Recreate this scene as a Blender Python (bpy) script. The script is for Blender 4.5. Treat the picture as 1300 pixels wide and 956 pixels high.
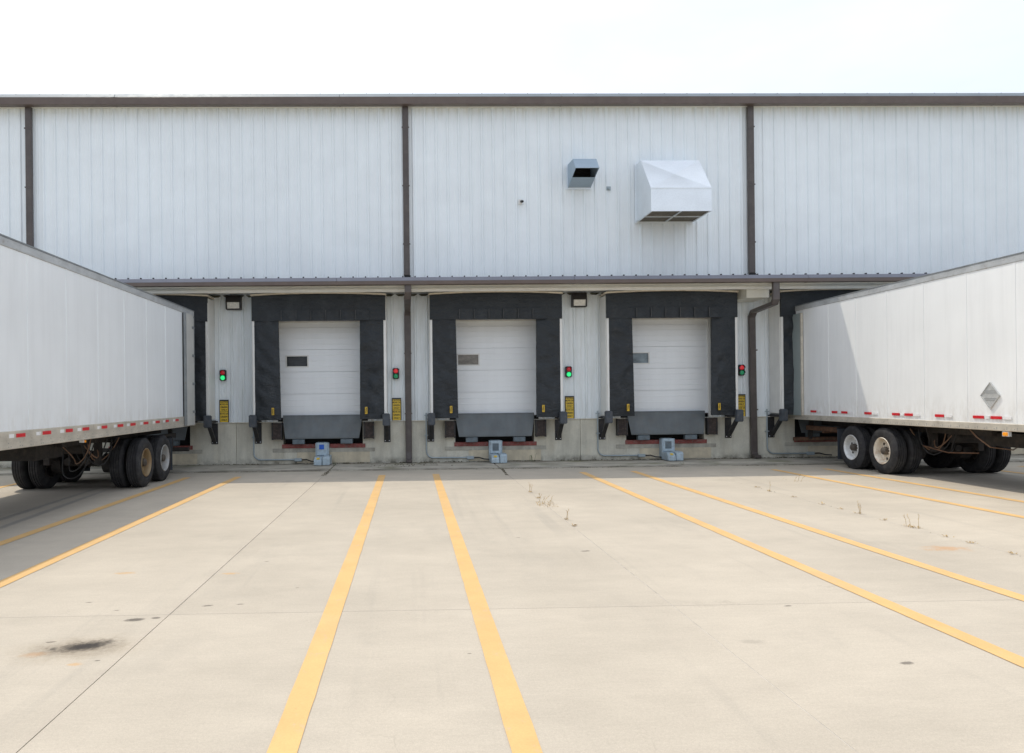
import bpy, bmesh, math, random
from mathutils import Vector, Matrix, noise
R = math.radians
random.seed(11)
for _o in list(bpy.data.objects): bpy.data.objects.remove(_o)
scn = bpy.context.scene
COL = scn.collection

# ------------------------------------------------------------------ camera
EYE = 1.81
YAW, ROLL = -.024, .0108
r0 = Vector((math.cos(YAW), math.sin(YAW), 0)); u0 = Vector((0, 0, 1)); fw = Vector((-math.sin(YAW), math.cos(YAW), 0))
rv = r0*math.cos(ROLL) - u0*math.sin(ROLL); uv = r0*math.sin(ROLL) + u0*math.cos(ROLL)
cam_d = bpy.data.cameras.new("camera"); cam = bpy.data.objects.new("camera", cam_d); COL.objects.link(cam)
cam.matrix_world = Matrix(((rv.x, uv.x, -fw.x, 0), (rv.y, uv.y, -fw.y, 0), (rv.z, uv.z, -fw.z, EYE), (0, 0, 0, 1)))
cam_d.sensor_width = 36; cam_d.sensor_fit = 'HORIZONTAL'; cam_d.lens = 965/1300*36
cam_d.shift_x = .0815; cam_d.shift_y = .0202
cam_d.clip_start = .05; cam_d.clip_end = 3000
scn.camera = cam

# ------------------------------------------------------------------ light
SUN = Vector((-.335, .42, 1)).normalized()
ELEV = math.asin(SUN.z); AZ = math.atan2(SUN.x, SUN.y)
w = bpy.data.worlds.new("World"); scn.world = w; w.use_nodes = True
nt = w.node_tree; nt.nodes.clear()
out = nt.nodes.new('ShaderNodeOutputWorld'); bg = nt.nodes.new('ShaderNodeBackground')
sky = nt.nodes.new('ShaderNodeTexSky'); sky.sky_type = 'NISHITA'; sky.sun_disc = False
sky.sun_elevation = ELEV; sky.sun_rotation = AZ; sky.dust_density = 3; sky.air_density = 1.0; sky.ozone_density = 1.0
tc = nt.nodes.new('ShaderNodeTexCoord'); mp = nt.nodes.new('ShaderNodeMapping'); mp.inputs['Scale'].default_value = (1.0, 1.0, 2.6)
nz = nt.nodes.new('ShaderNodeTexNoise'); nz.inputs['Scale'].default_value = 1.7; nz.inputs['Detail'].default_value = 6; nz.inputs['Roughness'].default_value = .55
mr = nt.nodes.new('ShaderNodeMapRange'); mr.inputs['From Min'].default_value = .3; mr.inputs['From Max'].default_value = .7
mr.inputs['To Min'].default_value = .62; mr.inputs['To Max'].default_value = .95
mx = nt.nodes.new('ShaderNodeMix'); mx.data_type = 'RGBA'
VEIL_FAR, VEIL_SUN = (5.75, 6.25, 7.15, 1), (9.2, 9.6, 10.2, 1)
nt.links.new(tc.outputs['Generated'], mp.inputs['Vector']); nt.links.new(mp.outputs[0], nz.inputs['Vector'])
nt.links.new(nz.outputs['Fac'], mr.inputs['Value']); nt.links.new(mr.outputs[0], mx.inputs['Factor'])
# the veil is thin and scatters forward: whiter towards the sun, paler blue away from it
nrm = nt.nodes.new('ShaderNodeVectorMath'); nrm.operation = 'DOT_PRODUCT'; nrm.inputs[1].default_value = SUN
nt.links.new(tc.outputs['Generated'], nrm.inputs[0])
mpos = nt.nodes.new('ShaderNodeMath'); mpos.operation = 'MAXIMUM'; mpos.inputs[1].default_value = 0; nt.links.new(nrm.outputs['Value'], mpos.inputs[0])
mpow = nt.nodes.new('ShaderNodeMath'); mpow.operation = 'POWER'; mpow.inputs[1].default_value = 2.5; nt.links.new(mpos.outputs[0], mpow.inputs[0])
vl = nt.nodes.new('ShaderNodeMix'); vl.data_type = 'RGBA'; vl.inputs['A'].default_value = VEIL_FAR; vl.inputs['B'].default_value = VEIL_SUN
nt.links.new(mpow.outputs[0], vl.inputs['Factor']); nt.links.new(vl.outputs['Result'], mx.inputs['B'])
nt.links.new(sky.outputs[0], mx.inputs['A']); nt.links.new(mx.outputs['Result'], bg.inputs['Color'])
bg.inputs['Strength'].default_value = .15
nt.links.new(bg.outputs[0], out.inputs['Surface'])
sd = bpy.data.lights.new("sun", 'SUN'); sd.energy = 2.25; sd.angle = R(.53); sd.color = (1, .925, .80)
so = bpy.data.objects.new("sun", sd); COL.objects.link(so); so.rotation_euler = SUN.to_track_quat('Z', 'Y').to_euler(); so.location = (-20, 30, 60)
scn.view_settings.view_transform = 'Standard'; scn.view_settings.look = 'None'
scn.view_settings.exposure = .15; scn.view_settings.gamma = 1.0; scn.view_settings.use_curve_mapping = False
scn.cycles.max_bounces = 10; scn.cycles.diffuse_bounces = 7; scn.cycles.use_denoising = True
scn.cycles.sample_clamp_indirect = 6

# ------------------------------------------------------------------ materials
class NT:
    def __init__(s, name):
        s.m = bpy.data.materials.new(name); s.m.use_nodes = True; s.t = s.m.node_tree; s.t.nodes.clear()
        s.out = s.n('ShaderNodeOutputMaterial'); s.b = s.n('ShaderNodeBsdfPrincipled'); s.l(s.b.outputs[0], s.out.inputs['Surface'])
        s.pos = s.n('ShaderNodeNewGeometry').outputs['Position']
    def n(s, k): return s.t.nodes.new(k)
    def l(s, a, b): s.t.links.new(a, b)
    def put(s, v, sock):
        if isinstance(v, bpy.types.NodeSocket): s.l(v, sock)
        else: sock.default_value = v
    def math(s, op, a, b=0., c=None, clamp=False):
        n = s.n('ShaderNodeMath'); n.operation = op; n.use_clamp = clamp; s.put(a, n.inputs[0]); s.put(b, n.inputs[1])
        if c is not None: s.put(c, n.inputs[2])
        return n.outputs[0]
    def noise(s, scale, detail=4, rough=.55, sc=(1, 1, 1), rot=(0, 0, 0), off=(0, 0, 0), vec=None):
        m = s.n('ShaderNodeMapping'); m.inputs['Scale'].default_value = sc; m.inputs['Rotation'].default_value = rot; m.inputs['Location'].default_value = off
        s.l(vec or s.pos, m.inputs['Vector']); n = s.n('ShaderNodeTexNoise'); n.inputs['Scale'].default_value = scale
        n.inputs['Detail'].default_value = detail; n.inputs['Roughness'].default_value = rough; s.l(m.outputs[0], n.inputs['Vector'])
        return n.outputs['Fac']
    def rng(s, v, a, b, c=0., d=1., smooth=False):
        n = s.n('ShaderNodeMapRange'); n.interpolation_type = 'SMOOTHSTEP' if smooth else 'LINEAR'; s.put(v, n.inputs['Value'])
        for k, x in zip(('From Min', 'From Max', 'To Min', 'To Max'), (a, b, c, d)): n.inputs[k].default_value = x
        return n.outputs[0]
    def mix(s, f, a, b, mode='MIX'):
        n = s.n('ShaderNodeMix'); n.data_type = 'RGBA'; n.blend_type = mode; s.put(f, n.inputs['Factor'])
        for v, k in ((a, 'A'), (b, 'B')): s.put((*v, 1) if isinstance(v, (tuple, list)) and len(v) == 3 else v, n.inputs[k])
        return n.outputs['Result']
    def gain(s, col, f): # multiply a colour by a scalar socket
        n = s.n('ShaderNodeVectorMath'); n.operation = 'SCALE'; s.put(col if isinstance(col, bpy.types.NodeSocket) else tuple(col[:3]), n.inputs[0]); s.put(f, n.inputs['Scale']); return n.outputs[0]
    def sep(s):
        n = s.n('ShaderNodeSeparateXYZ'); s.l(s.pos, n.inputs[0]); return n.outputs
    def bump(s, h, strength, dist=.01):
        n = s.n('ShaderNodeBump'); n.inputs['Strength'].default_value = strength; n.inputs['Distance'].default_value = dist; s.put(h, n.inputs['Height']); s.l(n.outputs[0], s.b.inputs['Normal'])
    def rand(s): return s.n('ShaderNodeObjectInfo').outputs['Random']
    def fin(s, col, rough, metal=0., spec=.5):
        s.put((*col, 1) if isinstance(col, (tuple, list)) and len(col) == 3 else col, s.b.inputs['Base Color']); s.put(rough, s.b.inputs['Roughness']); s.put(metal, s.b.inputs['Metallic'])
        s.b.inputs['Specular IOR Level'].default_value = spec
        return s.m

def basic(name, col, rough=.5, metal=0., var=.12, scale=3., streak=0., grime=None, gamt=.0, bump=.0, bscale=60., rnd=0., spec=.5):
    m = NT(name)
    f = m.rng(m.noise(scale, 5), .3, .7, 1-var, 1+var)
    if streak: f = m.math('MULTIPLY', f, m.rng(m.noise(5, 4, .6, (1, 1, .08)), .35, .7, 1, 1-streak))
    if rnd: f = m.math('MULTIPLY', f, m.rng(m.rand(), 0, 1, 1-rnd, 1+rnd))
    c = m.gain(col, f)
    if grime: c = m.mix(m.rng(m.noise(scale*1.7, 6, .65), .48, .72, 0, gamt), c, grime)
    if bump: m.bump(m.noise(bscale, 3), bump, .004)
    return m.fin(c, m.rng(m.noise(scale*2, 3), .3, .7, max(.02, rough-.07), min(1, rough+.07)), metal, spec)

def emis(name, col, strength, base=None):
    m = NT(name); m.b.inputs['Emission Color'].default_value = (*col, 1); m.b.inputs['Emission Strength'].default_value = strength
    return m.fin(base or col, .25)

def siding_mat():
    m = NT("painted ribbed steel")
    f = m.rng(m.noise(1.3, 3), .3, .7, .97, 1.03)
    f = m.math('MULTIPLY', f, m.rng(m.noise(5, 3, .5, (1, 1, .05)), .5, .75, 1, .985))
    f = m.math('MULTIPLY', f, m.rng(m.rand(), 0, 1, .985, 1.012))
    c = m.gain((.83, .885, .915), f)
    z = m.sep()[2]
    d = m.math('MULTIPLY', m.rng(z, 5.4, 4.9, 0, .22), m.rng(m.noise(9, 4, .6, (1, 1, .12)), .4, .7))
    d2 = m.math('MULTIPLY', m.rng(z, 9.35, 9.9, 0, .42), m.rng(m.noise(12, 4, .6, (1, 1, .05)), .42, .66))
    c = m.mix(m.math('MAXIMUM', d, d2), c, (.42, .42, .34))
    m.bump(m.noise(2.2, 2, .5, (1, 1, .5)), .12, .02)
    return m.fin(c, .42)

def concrete_yard():
    m = NT("broomed concrete")
    x, y, z = m.sep()
    f = m.rng(m.noise(.45, 5, .6), .3, .7, .90, 1.08)
    f = m.math('MULTIPLY', f, m.rng(m.noise(2.2, 6, .65, (.6, 1.3, 1)), .3, .7, .95, 1.045))
    f = m.math('MULTIPLY', f, m.rng(m.noise(22, 5, .75, (.25, 1.3, 1)), .3, .7, .965, 1.03))
    f = m.math('MULTIPLY', f, m.math('MULTIPLY', m.rng(m.noise(130, 2, .7), .3, .7, .90, 1.09), m.rng(m.noise(48, 3, .7), .3, .7, .94, 1.06)))
    f = m.math('MULTIPLY', f, m.rng(m.rand(), 0, 1, .965, 1.02))
    c = m.gain((.478, .424, .346), f)
    # wheel-worn lanes a little greyer, damp dirt by the apron
    c = m.mix(m.math('MULTIPLY', m.rng(y, 15, 18.6, 0, .30, True), m.rng(m.noise(1.1, 5, .65), .35, .65)), c, (.30, .29, .25))
    c = m.mix(m.math('MULTIPLY', m.rng(m.noise(.8, 6, .7, (1, .5, 1), (0, 0, .3), (7, 2, 0)), .56, .74, 0, .34), 1.), c, (.33, .30, .255))
    # fine dark flecks
    c = m.mix(m.math('MULTIPLY', m.rng(m.noise(34, 3, .6, (.8, 1.2, 1), (0, 0, .2), (3, 5, 0)), .735, .80), .6), c, (.10, .09, .08))
    wob = m.math('SUBTRACT', m.noise(5, 5, .7), .5); wob2 = m.math('SUBTRACT', m.noise(26, 3, .7), .5)
    def stain(c, cx, cy, a, b, ang, amt, col, soft=.55, wb=1.1):
        dx = m.math('SUBTRACT', x, cx); dy = m.math('SUBTRACT', y, cy); ca, sa = math.cos(R(ang)), math.sin(R(ang))
        u = m.math('DIVIDE', m.math('ADD', m.math('MULTIPLY', dx, ca), m.math('MULTIPLY', dy, sa)), a)
        v = m.math('DIVIDE', m.math('SUBTRACT', m.math('MULTIPLY', dy, ca), m.math('MULTIPLY', dx, sa)), b)
        d = m.math('SQRT', m.math('ADD', m.math('MULTIPLY', u, u), m.math('MULTIPLY', v, v)))
        d = m.math('ADD', d, m.math('ADD', m.math('MULTIPLY', wob, wb*1.6), m.math('MULTIPLY', wob2, wb*.9)))
        return m.mix(m.rng(d, 1.0, 1.0-soft, 0, amt, True), c, col)
    dark = (.075, .065, .055)
    c = stain(c, -2.45, 5.62, .66, .40, 8, .40, (.24, .175, .10), .98, .5); c = stain(c, -2.44, 5.64, .40, .26, 14, .60, (.11, .088, .06), .98, .6)
    c = stain(c, -2.43, 5.67, .27, .16, 22, .97, (.035, .03, .027), .9, .9); c = stain(c, -2.72, 5.50, .14, .08, 10, .4, (.45, .22, .07), .9, .8)
    # hairline cracks and crazing
    v = m.n('ShaderNodeTexVoronoi'); v.feature = 'DISTANCE_TO_EDGE'; v.inputs['Scale'].default_value = .55
    wv = m.n('ShaderNodeVectorMath'); wv.operation = 'ADD'; m.l(m.pos, wv.inputs[0])
    nn = m.n('ShaderNodeTexNoise'); nn.inputs['Scale'].default_value = 2.2; nn.inputs['Detail'].default_value = 6; m.l(m.pos, nn.inputs['Vector'])
    sc_ = m.n('ShaderNodeVectorMath'); sc_.operation = 'SCALE'; sc_.inputs['Scale'].default_value = .55; m.l(nn.outputs['Color'], sc_.inputs[0]); m.l(sc_.outputs[0], wv.inputs[1]); m.l(wv.outputs[0], v.inputs['Vector'])
    c = m.mix(m.math('MULTIPLY', m.rng(v.outputs['Distance'], .0035, .0008), m.rng(m.noise(.35, 3, .5, (1, 1, 1), (0, 0, 0), (9, 9, 0)), .55, .66, 0, .16)), c, (.2, .175, .14))
    # tyre scuffs running in and out of the bays
    c = m.mix(m.math('MULTIPLY', m.rng(m.noise(3.2, 4, .6, (1, .035, 1), (0, 0, .03), (2, 0, 0)), .57, .72, 0, .30), m.rng(m.noise(.5, 3), .4, .6)), c, (.27, .25, .22))
    c = stain(c, -2.30, 6.33, .10, .055, 10, .8, dark, .5, .8)
    c = stain(c, -2.13, 6.37, .05, .03, 0, .75, dark, .5, .6)
    for sx, sy, q in ((-2.72, 5.78, .035), (-2.62, 5.62, .03), (-2.55, 6.62, .03), (-2.20, 5.35, .03), (-1.52, 6.75, .035), (-1.80, 6.72, .04), (1.35, 9.7, .05), (2.02, 8.8, .055), (-1.1, 7.3, .022), (.40, 5.35, .02), (3.2, 6.4, .035), (3.3, 5.0, .05), (-1.62, 8.5, .03), (-2.9, 6.9, .03)):
        c = stain(c, sx, sy, q*1.25, q*.62, 12, .68, dark, .6, 1.3)
    c = stain(c, 2.47, 5.5, .13, .07, 0, .28, (.2, .18, .15), .7)
    c = stain(c, 6.18, 8.62, .34, .20, 0, .55, (.50, .25, .09), .9, 1.4)
    for sx, sy, q in ((-2.33, 5.28, .07), (-1.9, 7.95, .12), (-3.0, 8.05, .14)):
        c = stain(c, sx, sy, q, q*.55, 0, .5, (.56, .31, .10), .7)
    # two long tyre scrubs beside the left trailer
    for tx, ang in ((-6.35, 2.5), (-6.0, 3.5)):
        c = stain(c, tx, 12.6, .10, 4.2, ang, .45, (.15, .155, .165), .7, .5)
    m.bump(m.math('ADD', m.noise(170, 2, .7), m.math('MULTIPLY', m.noise(26, 3, .6, (.12, 1.5, 1)), .8)), .28, .004)
    return m.fin(c, .86, 0, .3)

def apron_mat():
    m = NT("stained concrete apron")
    x, y, z = m.sep()
    f = m.math('MULTIPLY', m.rng(m.noise(1.4, 6, .65), .3, .7, .80, 1.12), m.rng(m.noise(60, 3, .7), .3, .7, .9, 1.1))
    c = m.gain((.52, .485, .41), f)
    c = m.mix(m.math('MULTIPLY', m.rng(m.noise(1.0, 6, .7, (1, 2.2, 1), (0, 0, 0), (3, 1, 0)), .46, .68), .75), c, (.155, .14, .11))
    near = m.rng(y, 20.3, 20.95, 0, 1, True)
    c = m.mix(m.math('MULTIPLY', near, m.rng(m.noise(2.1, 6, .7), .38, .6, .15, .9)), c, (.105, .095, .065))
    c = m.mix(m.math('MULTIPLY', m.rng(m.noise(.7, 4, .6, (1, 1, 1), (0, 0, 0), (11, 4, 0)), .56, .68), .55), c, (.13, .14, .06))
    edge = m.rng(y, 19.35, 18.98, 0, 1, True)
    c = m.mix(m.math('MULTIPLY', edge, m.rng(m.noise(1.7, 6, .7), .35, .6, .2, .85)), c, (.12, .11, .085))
    m.bump(m.noise(60, 3, .7), .3, .005)
    return m.fin(c, .9, 0, .3)

def foundation_mat():
    m = NT("cast concrete wall")
    x, y, z = m.sep()
    f = m.math('MULTIPLY', m.rng(m.noise(1.6, 6, .62), .3, .7, .86, 1.12), m.rng(m.noise(45, 3, .7), .3, .7, .93, 1.07))
    f = m.math('MULTIPLY', f, m.rng(m.noise(5, 5, .65, (1, 1, .12)), .45, .75, 1, .76))
    c = m.gain((.62, .60, .51), f)
    c = m.mix(m.rng(m.noise(1.2, 5, .6, (1, 1, .6), (0, 0, 0), (5, 0, 9)), .5, .7, 0, .35), c, (.50, .41, .26))
    c = m.mix(m.math('MULTIPLY', m.rng(z, .22, .02, 0, 1, True), m.rng(m.noise(3, 6, .7), .4, .62, 0, .85)), c, (.12, .11, .085))
    c = m.mix(m.math('MULTIPLY', m.rng(m.noise(2.2, 3, .5, (1, 1, .03), (0, 0, 0), (2, 0, 0)), .60, .70), .45), c, (.25, .235, .19))
    m.bump(m.math('ADD', m.noise(45, 3, .7), m.math('MULTIPLY', m.noise(2.2, 4), 1.5)), .25, .006)
    return m.fin(c, .88, 0, .3)

def paint_line():
    m = NT("yellow road paint")
    f = m.math('MULTIPLY', m.rng(m.noise(2.5, 5), .3, .7, .92, 1.05), m.rng(m.noise(90, 3, .7), .3, .7, .94, 1.06))
    c = m.gain((.66, .42, .175), f)
    worn = m.rng(m.noise(7, 7, .75, (1, .6, 1)), .58, .72, 0, .75)
    c = m.mix(worn, c, (.46, .39, .30))
    c = m.mix(m.rng(m.noise(30, 4, .7), .66, .76, 0, .5), c, (.30, .2, .10))
    c = m.mix(m.math('MULTIPLY', m.rng(m.noise(.9, 5, .7, (1, .5, 1)), .5, .68), .35), c, (.55, .40, .24))
    m.bump(m.noise(170, 2, .7), .2, .003)
    return m.fin(c, .72, 0, .3)

def fabric_mat():
    m = NT("black shelter fabric")
    f = m.rng(m.noise(2.0, 5, .6), .3, .7, .75, 1.3)
    c = m.gain((.016, .021, .026), f)
    c = m.mix(m.rng(m.noise(3.2, 6, .7, (1, 1, .5), (0, 0, 0), (4, 0, 1)), .54, .72, 0, .28), c, (.075, .08, .085))
    m.bump(m.math('ADD', m.noise(6, 4, .6, (1, 1, 2.0), (0, .6, 0)), m.math('MULTIPLY', m.noise(300, 2), .06)), .7, .05)
    return m.fin(c, .55, 0, .5)

def white_van(name, tint=(.85, .885, .905)):
    m = NT(name)
    f = m.math('MULTIPLY', m.rng(m.noise(.9, 4), .3, .7, .96, 1.02), m.rng(m.noise(6, 5, .65, (1, 1, .07)), .45, .75, 1, .94))
    c = m.gain(tint, f)
    z = m.sep()[2]
    c = m.mix(m.math('MULTIPLY', m.rng(z, 1.9, 1.2, 0, .5, True), m.rng(m.noise(7, 6, .7, (1, 1, .4)), .42, .7)), c, (.52, .49, .43))
    m.bump(m.noise(1.1, 2), .12, .03)
    return m.fin(c, .38)

def rail_mat(name, col):
    m = NT(name)
    c = m.gain(col, m.math('MULTIPLY', m.rng(m.noise(3, 5), .3, .7, .85, 1.1), m.rng(m.noise(12, 5, .7, (1, .3, 1)), .4, .7, 1.03, .86)))
    c = m.mix(m.rng(m.noise(8, 6, .75), .58, .74, 0, .7), c, (.25, .19, .13))
    return m.fin(c, .5, .25)

def galv_mat(name, col, metal=.75, rough=.36):
    m = NT(name)
    v = m.n('ShaderNodeTexVoronoi'); v.inputs['Scale'].default_value = 26; m.l(m.pos, v.inputs['Vector'])
    f = m.math('MULTIPLY', m.rng(m.noise(1.5, 4), .3, .7, .94, 1.04), m.rng(v.outputs['Distance'], 0, .6, .97, 1.03))
    m.bump(m.noise(1.6, 2), .08, .02)
    return m.fin(m.gain(col, f), m.rng(m.noise(2, 3), .3, .7, rough-.03, rough+.05), metal)

def tyre_mat():
    m = NT("tyre rubber")
    c = m.gain((.028, .028, .030), m.rng(m.noise(6, 5), .3, .7, .7, 1.4))
    c = m.mix(m.rng(m.noise(9, 6, .7), .5, .75, 0, .4), c, (.11, .105, .095))
    m.bump(m.noise(80, 3), .2, .004)
    return m.fin(c, .8, 0, .35)

def rim_mat(name, col, rust, amt):
    m = NT(name)
    c = m.gain(col, m.rng(m.noise(6, 5), .3, .7, .88, 1.06))
    c = m.mix(m.rng(m.noise(7, 6, .7), .45, .62, 0, amt), c, rust)
    return m.fin(c, .5, .1)

def glass_mat(name, col):
    m = NT(name)
    c = m.gain(col, m.rng(m.noise(2.5, 4, .6, (1, 1, 2)), .3, .7, .55, 1.5))
    return m.fin(c, .12, 0, .3)

M = dict(
 siding=siding_mat(), slab=concrete_yard(), apron=apron_mat(), found=foundation_mat(), line=paint_line(), fabric=fabric_mat(),
 brown=basic("brown gutter paint", (.115, .085, .070), .38, 0, .10, 2.5, grime=(.19, .16, .13), gamt=.25),
 rimlit=basic('sunlit grey metal roof edge', (.23, .265, .29), .5, .2, .10, 2.5),  # roof gutter rim: sunlight painted in as a lighter tone of the rim metal
 rimshade=basic('shaded grey metal roof edge', (.17, .175, .205), .45, .2, .10, 2.5),  # canopy gutter rim: same metal, painted in its darker shaded tone
 pipe=basic("brown downspout paint", (.088, .073, .068), .42, 0, .14, 3., .15, grime=(.16, .14, .12), gamt=.3),
 cream=basic("cream trim paint", (.76, .745, .66), .5, 0, .06, 2., .06),
 white=basic("white trim paint", (.78, .78, .75), .45, 0, .05, 3., .06),
 wood=basic("weathered timber edge", (.74, .67, .55), .75, 0, .15, 6.),
 doorw=basic("white door panel", (.87, .90, .915), .42, 0, .025, 1.2, .03, rnd=.015),
 closure=basic('olive foam closure', (.07, .07, .05), .9, 0, .3, 4.),
 sealant=basic('pale joint sealant', (.47, .435, .38), .8, 0, .25, 5., grime=(.2, .18, .15), gamt=.5),
 tag=basic('worn amber tag', (.60, .39, .03), .5, 0, .25, 14., grime=(.08, .07, .05), gamt=.5),
 seam=basic('rubbed fabric seam', (.085, .088, .09), .7, 0, .3, 9.),
 black=basic("black painted steel", (.022, .023, .026), .5, 0, .3, 8., grime=(.10, .07, .05), gamt=.3),
 bracket=basic("blue grey guard rubber", (.055, .066, .080), .6, 0, .25, 9., grime=(.16, .15, .14), gamt=.4, bump=.2),
 lip=basic("grey steel plate", (.135, .155, .165), .5, .1, .16, 3., .15, grime=(.17, .15, .13), gamt=.3, bump=.1, bscale=20),
 keeper=basic("worn blue steel", (.13, .165, .19), .55, .1, .25, 8., grime=(.10, .08, .06), gamt=.5),
 red=basic("worn red curb paint", (.235, .058, .05), .65, 0, .25, 8., grime=(.22, .18, .15), gamt=.65),
 bump=basic("laminated dock rubber", (.055, .043, .040), .8, 0, .35, 9., .2, grime=(.20, .15, .12), gamt=.4, bump=.5, bscale=40),
 patch=basic("tan mortar band", (.62, .55, .41), .9, 0, .14, 3., .16, grime=(.36, .32, .25), gamt=.5, bump=.2),
 greypatch=basic("grey mortar band", (.46, .44, .375), .9, 0, .2, 4., .2, grime=(.19, .17, .13), gamt=.5, bump=.2),
 pit=basic("dark pit concrete", (.03, .03, .03), .9),
 restr=basic("pale blue machine enamel", (.42, .52, .585), .5, 0, .12, 7., .12, grime=(.20, .19, .18), gamt=.45),
 blue=basic("blue sticker", (.012, .10, .50), .4, 0, .08, 8.),
 yellow=basic("yellow plate", (.72, .50, .045), .45, 0, .07, 6.),
 ink=basic("black lettering", (.02, .018, .015), .5),
 blackp=basic("black housing", (.018, .018, .02), .4),
 redlens=emis("red lens", (.8, .02, .03), .12, (.45, .02, .03)),
 redlit=emis("bright red lens", (.9, .03, .04), .28, (.5, .03, .04)),
 greenlit=emis("lit green lens", (.02, .85, .25), .75, (.05, .6, .2)),
 greendim=emis("dim green lens", (.01, .5, .2), .10, (.02, .25, .11)),
 lamp=basic("frosted lamp lens", (.74, .72, .66), .25, 0, .12, 14.),
 bronze=basic("dark bronze housing", (.030, .027, .026), .45, 0, .2, 6.),
 galv=galv_mat("galvanised hood", (.80, .84, .87), .62, .40), galvd=galv_mat("dull galvanised steel", (.33, .42, .50), .25, .45),
 screen=basic("dusty intake filter", (.15, .135, .105), .85, 0, .25, 12.), dark=basic("dark duct", (.012, .012, .013), .7),
 conduit=galv_mat("grey conduit", (.36, .42, .45), .35, .45),
 van=white_van("white trailer paint"), vanr=white_van("white trailer paint bright", (.86, .875, .875)),
 rail=rail_mat("dirty aluminium rail", (.60, .56, .48)), railtop=rail_mat("grey top rail", (.52, .54, .55)), raild=rail_mat("dark aluminium edge", (.26, .28, .29)),
 liner=galv_mat("scuffed door liner", (.36, .42, .42), .3, .45), doorskin=basic("grey trailer door", (.56, .56, .53), .5, 0, .08, 3., .1),
 chassis=basic("dirty black chassis", (.030, .027, .025), .75, 0, .4, 7., grime=(.085, .065, .05), gamt=.55),
 rust=basic("rusty steel", (.16, .085, .05), .85, 0, .4, 9., grime=(.07, .05, .04), gamt=.6),
 hose=basic("brown air hose", (.22, .13, .08), .6, 0, .2, 9.), cable=basic("black cable", (.03, .03, .03), .6),
 tyre=tyre_mat(), rimw=rim_mat("white rim", (.74, .75, .74), (.40, .36, .30), .35), rimr=rim_mat("cream rusty rim", (.78, .73, .63), (.45, .27, .12), .55),
 rimg=rim_mat("tan dirty rim", (.27, .20, .11), (.26, .15, .07), .7), rims=rim_mat("silver rim", (.38, .39, .39), (.33, .28, .22), .4),
 hub=basic("greasy hub", (.10, .085, .07), .6, .2, .4, 12.), flap=basic("mud flap rubber", (.045, .055, .068), .65, 0, .25, 5., grime=(.13, .12, .11), gamt=.3),
 tapew=basic("white reflective tape", (.80, .80, .80), .3), taper=basic("red reflective tape", (.62, .02, .03), .35, 0, .08, 9.),
 amber=emis("amber lens", (1, .38, .02), .12, (.80, .30, .02)),
 placard=basic("weathered placard holder", (.55, .56, .55), .45, .3, .12, 14., grime=(.33, .33, .32), gamt=.4), inkg=basic("grey print", (.30, .31, .31), .5),
 dryweed=basic("dry weed", (.44, .31, .14), .8, 0, .35, 20.), green=basic("green weed", (.06, .10, .025), .7, 0, .4, 20.), moss=basic("dirt and moss", (.075, .065, .038), .95, 0, .5, 9.),
 grass=basic("rough ground", (.10, .11, .05), .95, 0, .3, .3), roof=basic("galvalume roof", (.45, .47, .48), .4, .4, .08, 1.), seal=basic("joint filler", (.33, .30, .26), .9, 0, .3, 6.),
 d1=glass_mat("dark window glass", (.035, .038, .04)), d2=glass_mat("dusty window glass", (.24, .22, .19)), d3=glass_mat("bluish window glass", (.19, .235, .26)),
)

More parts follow.
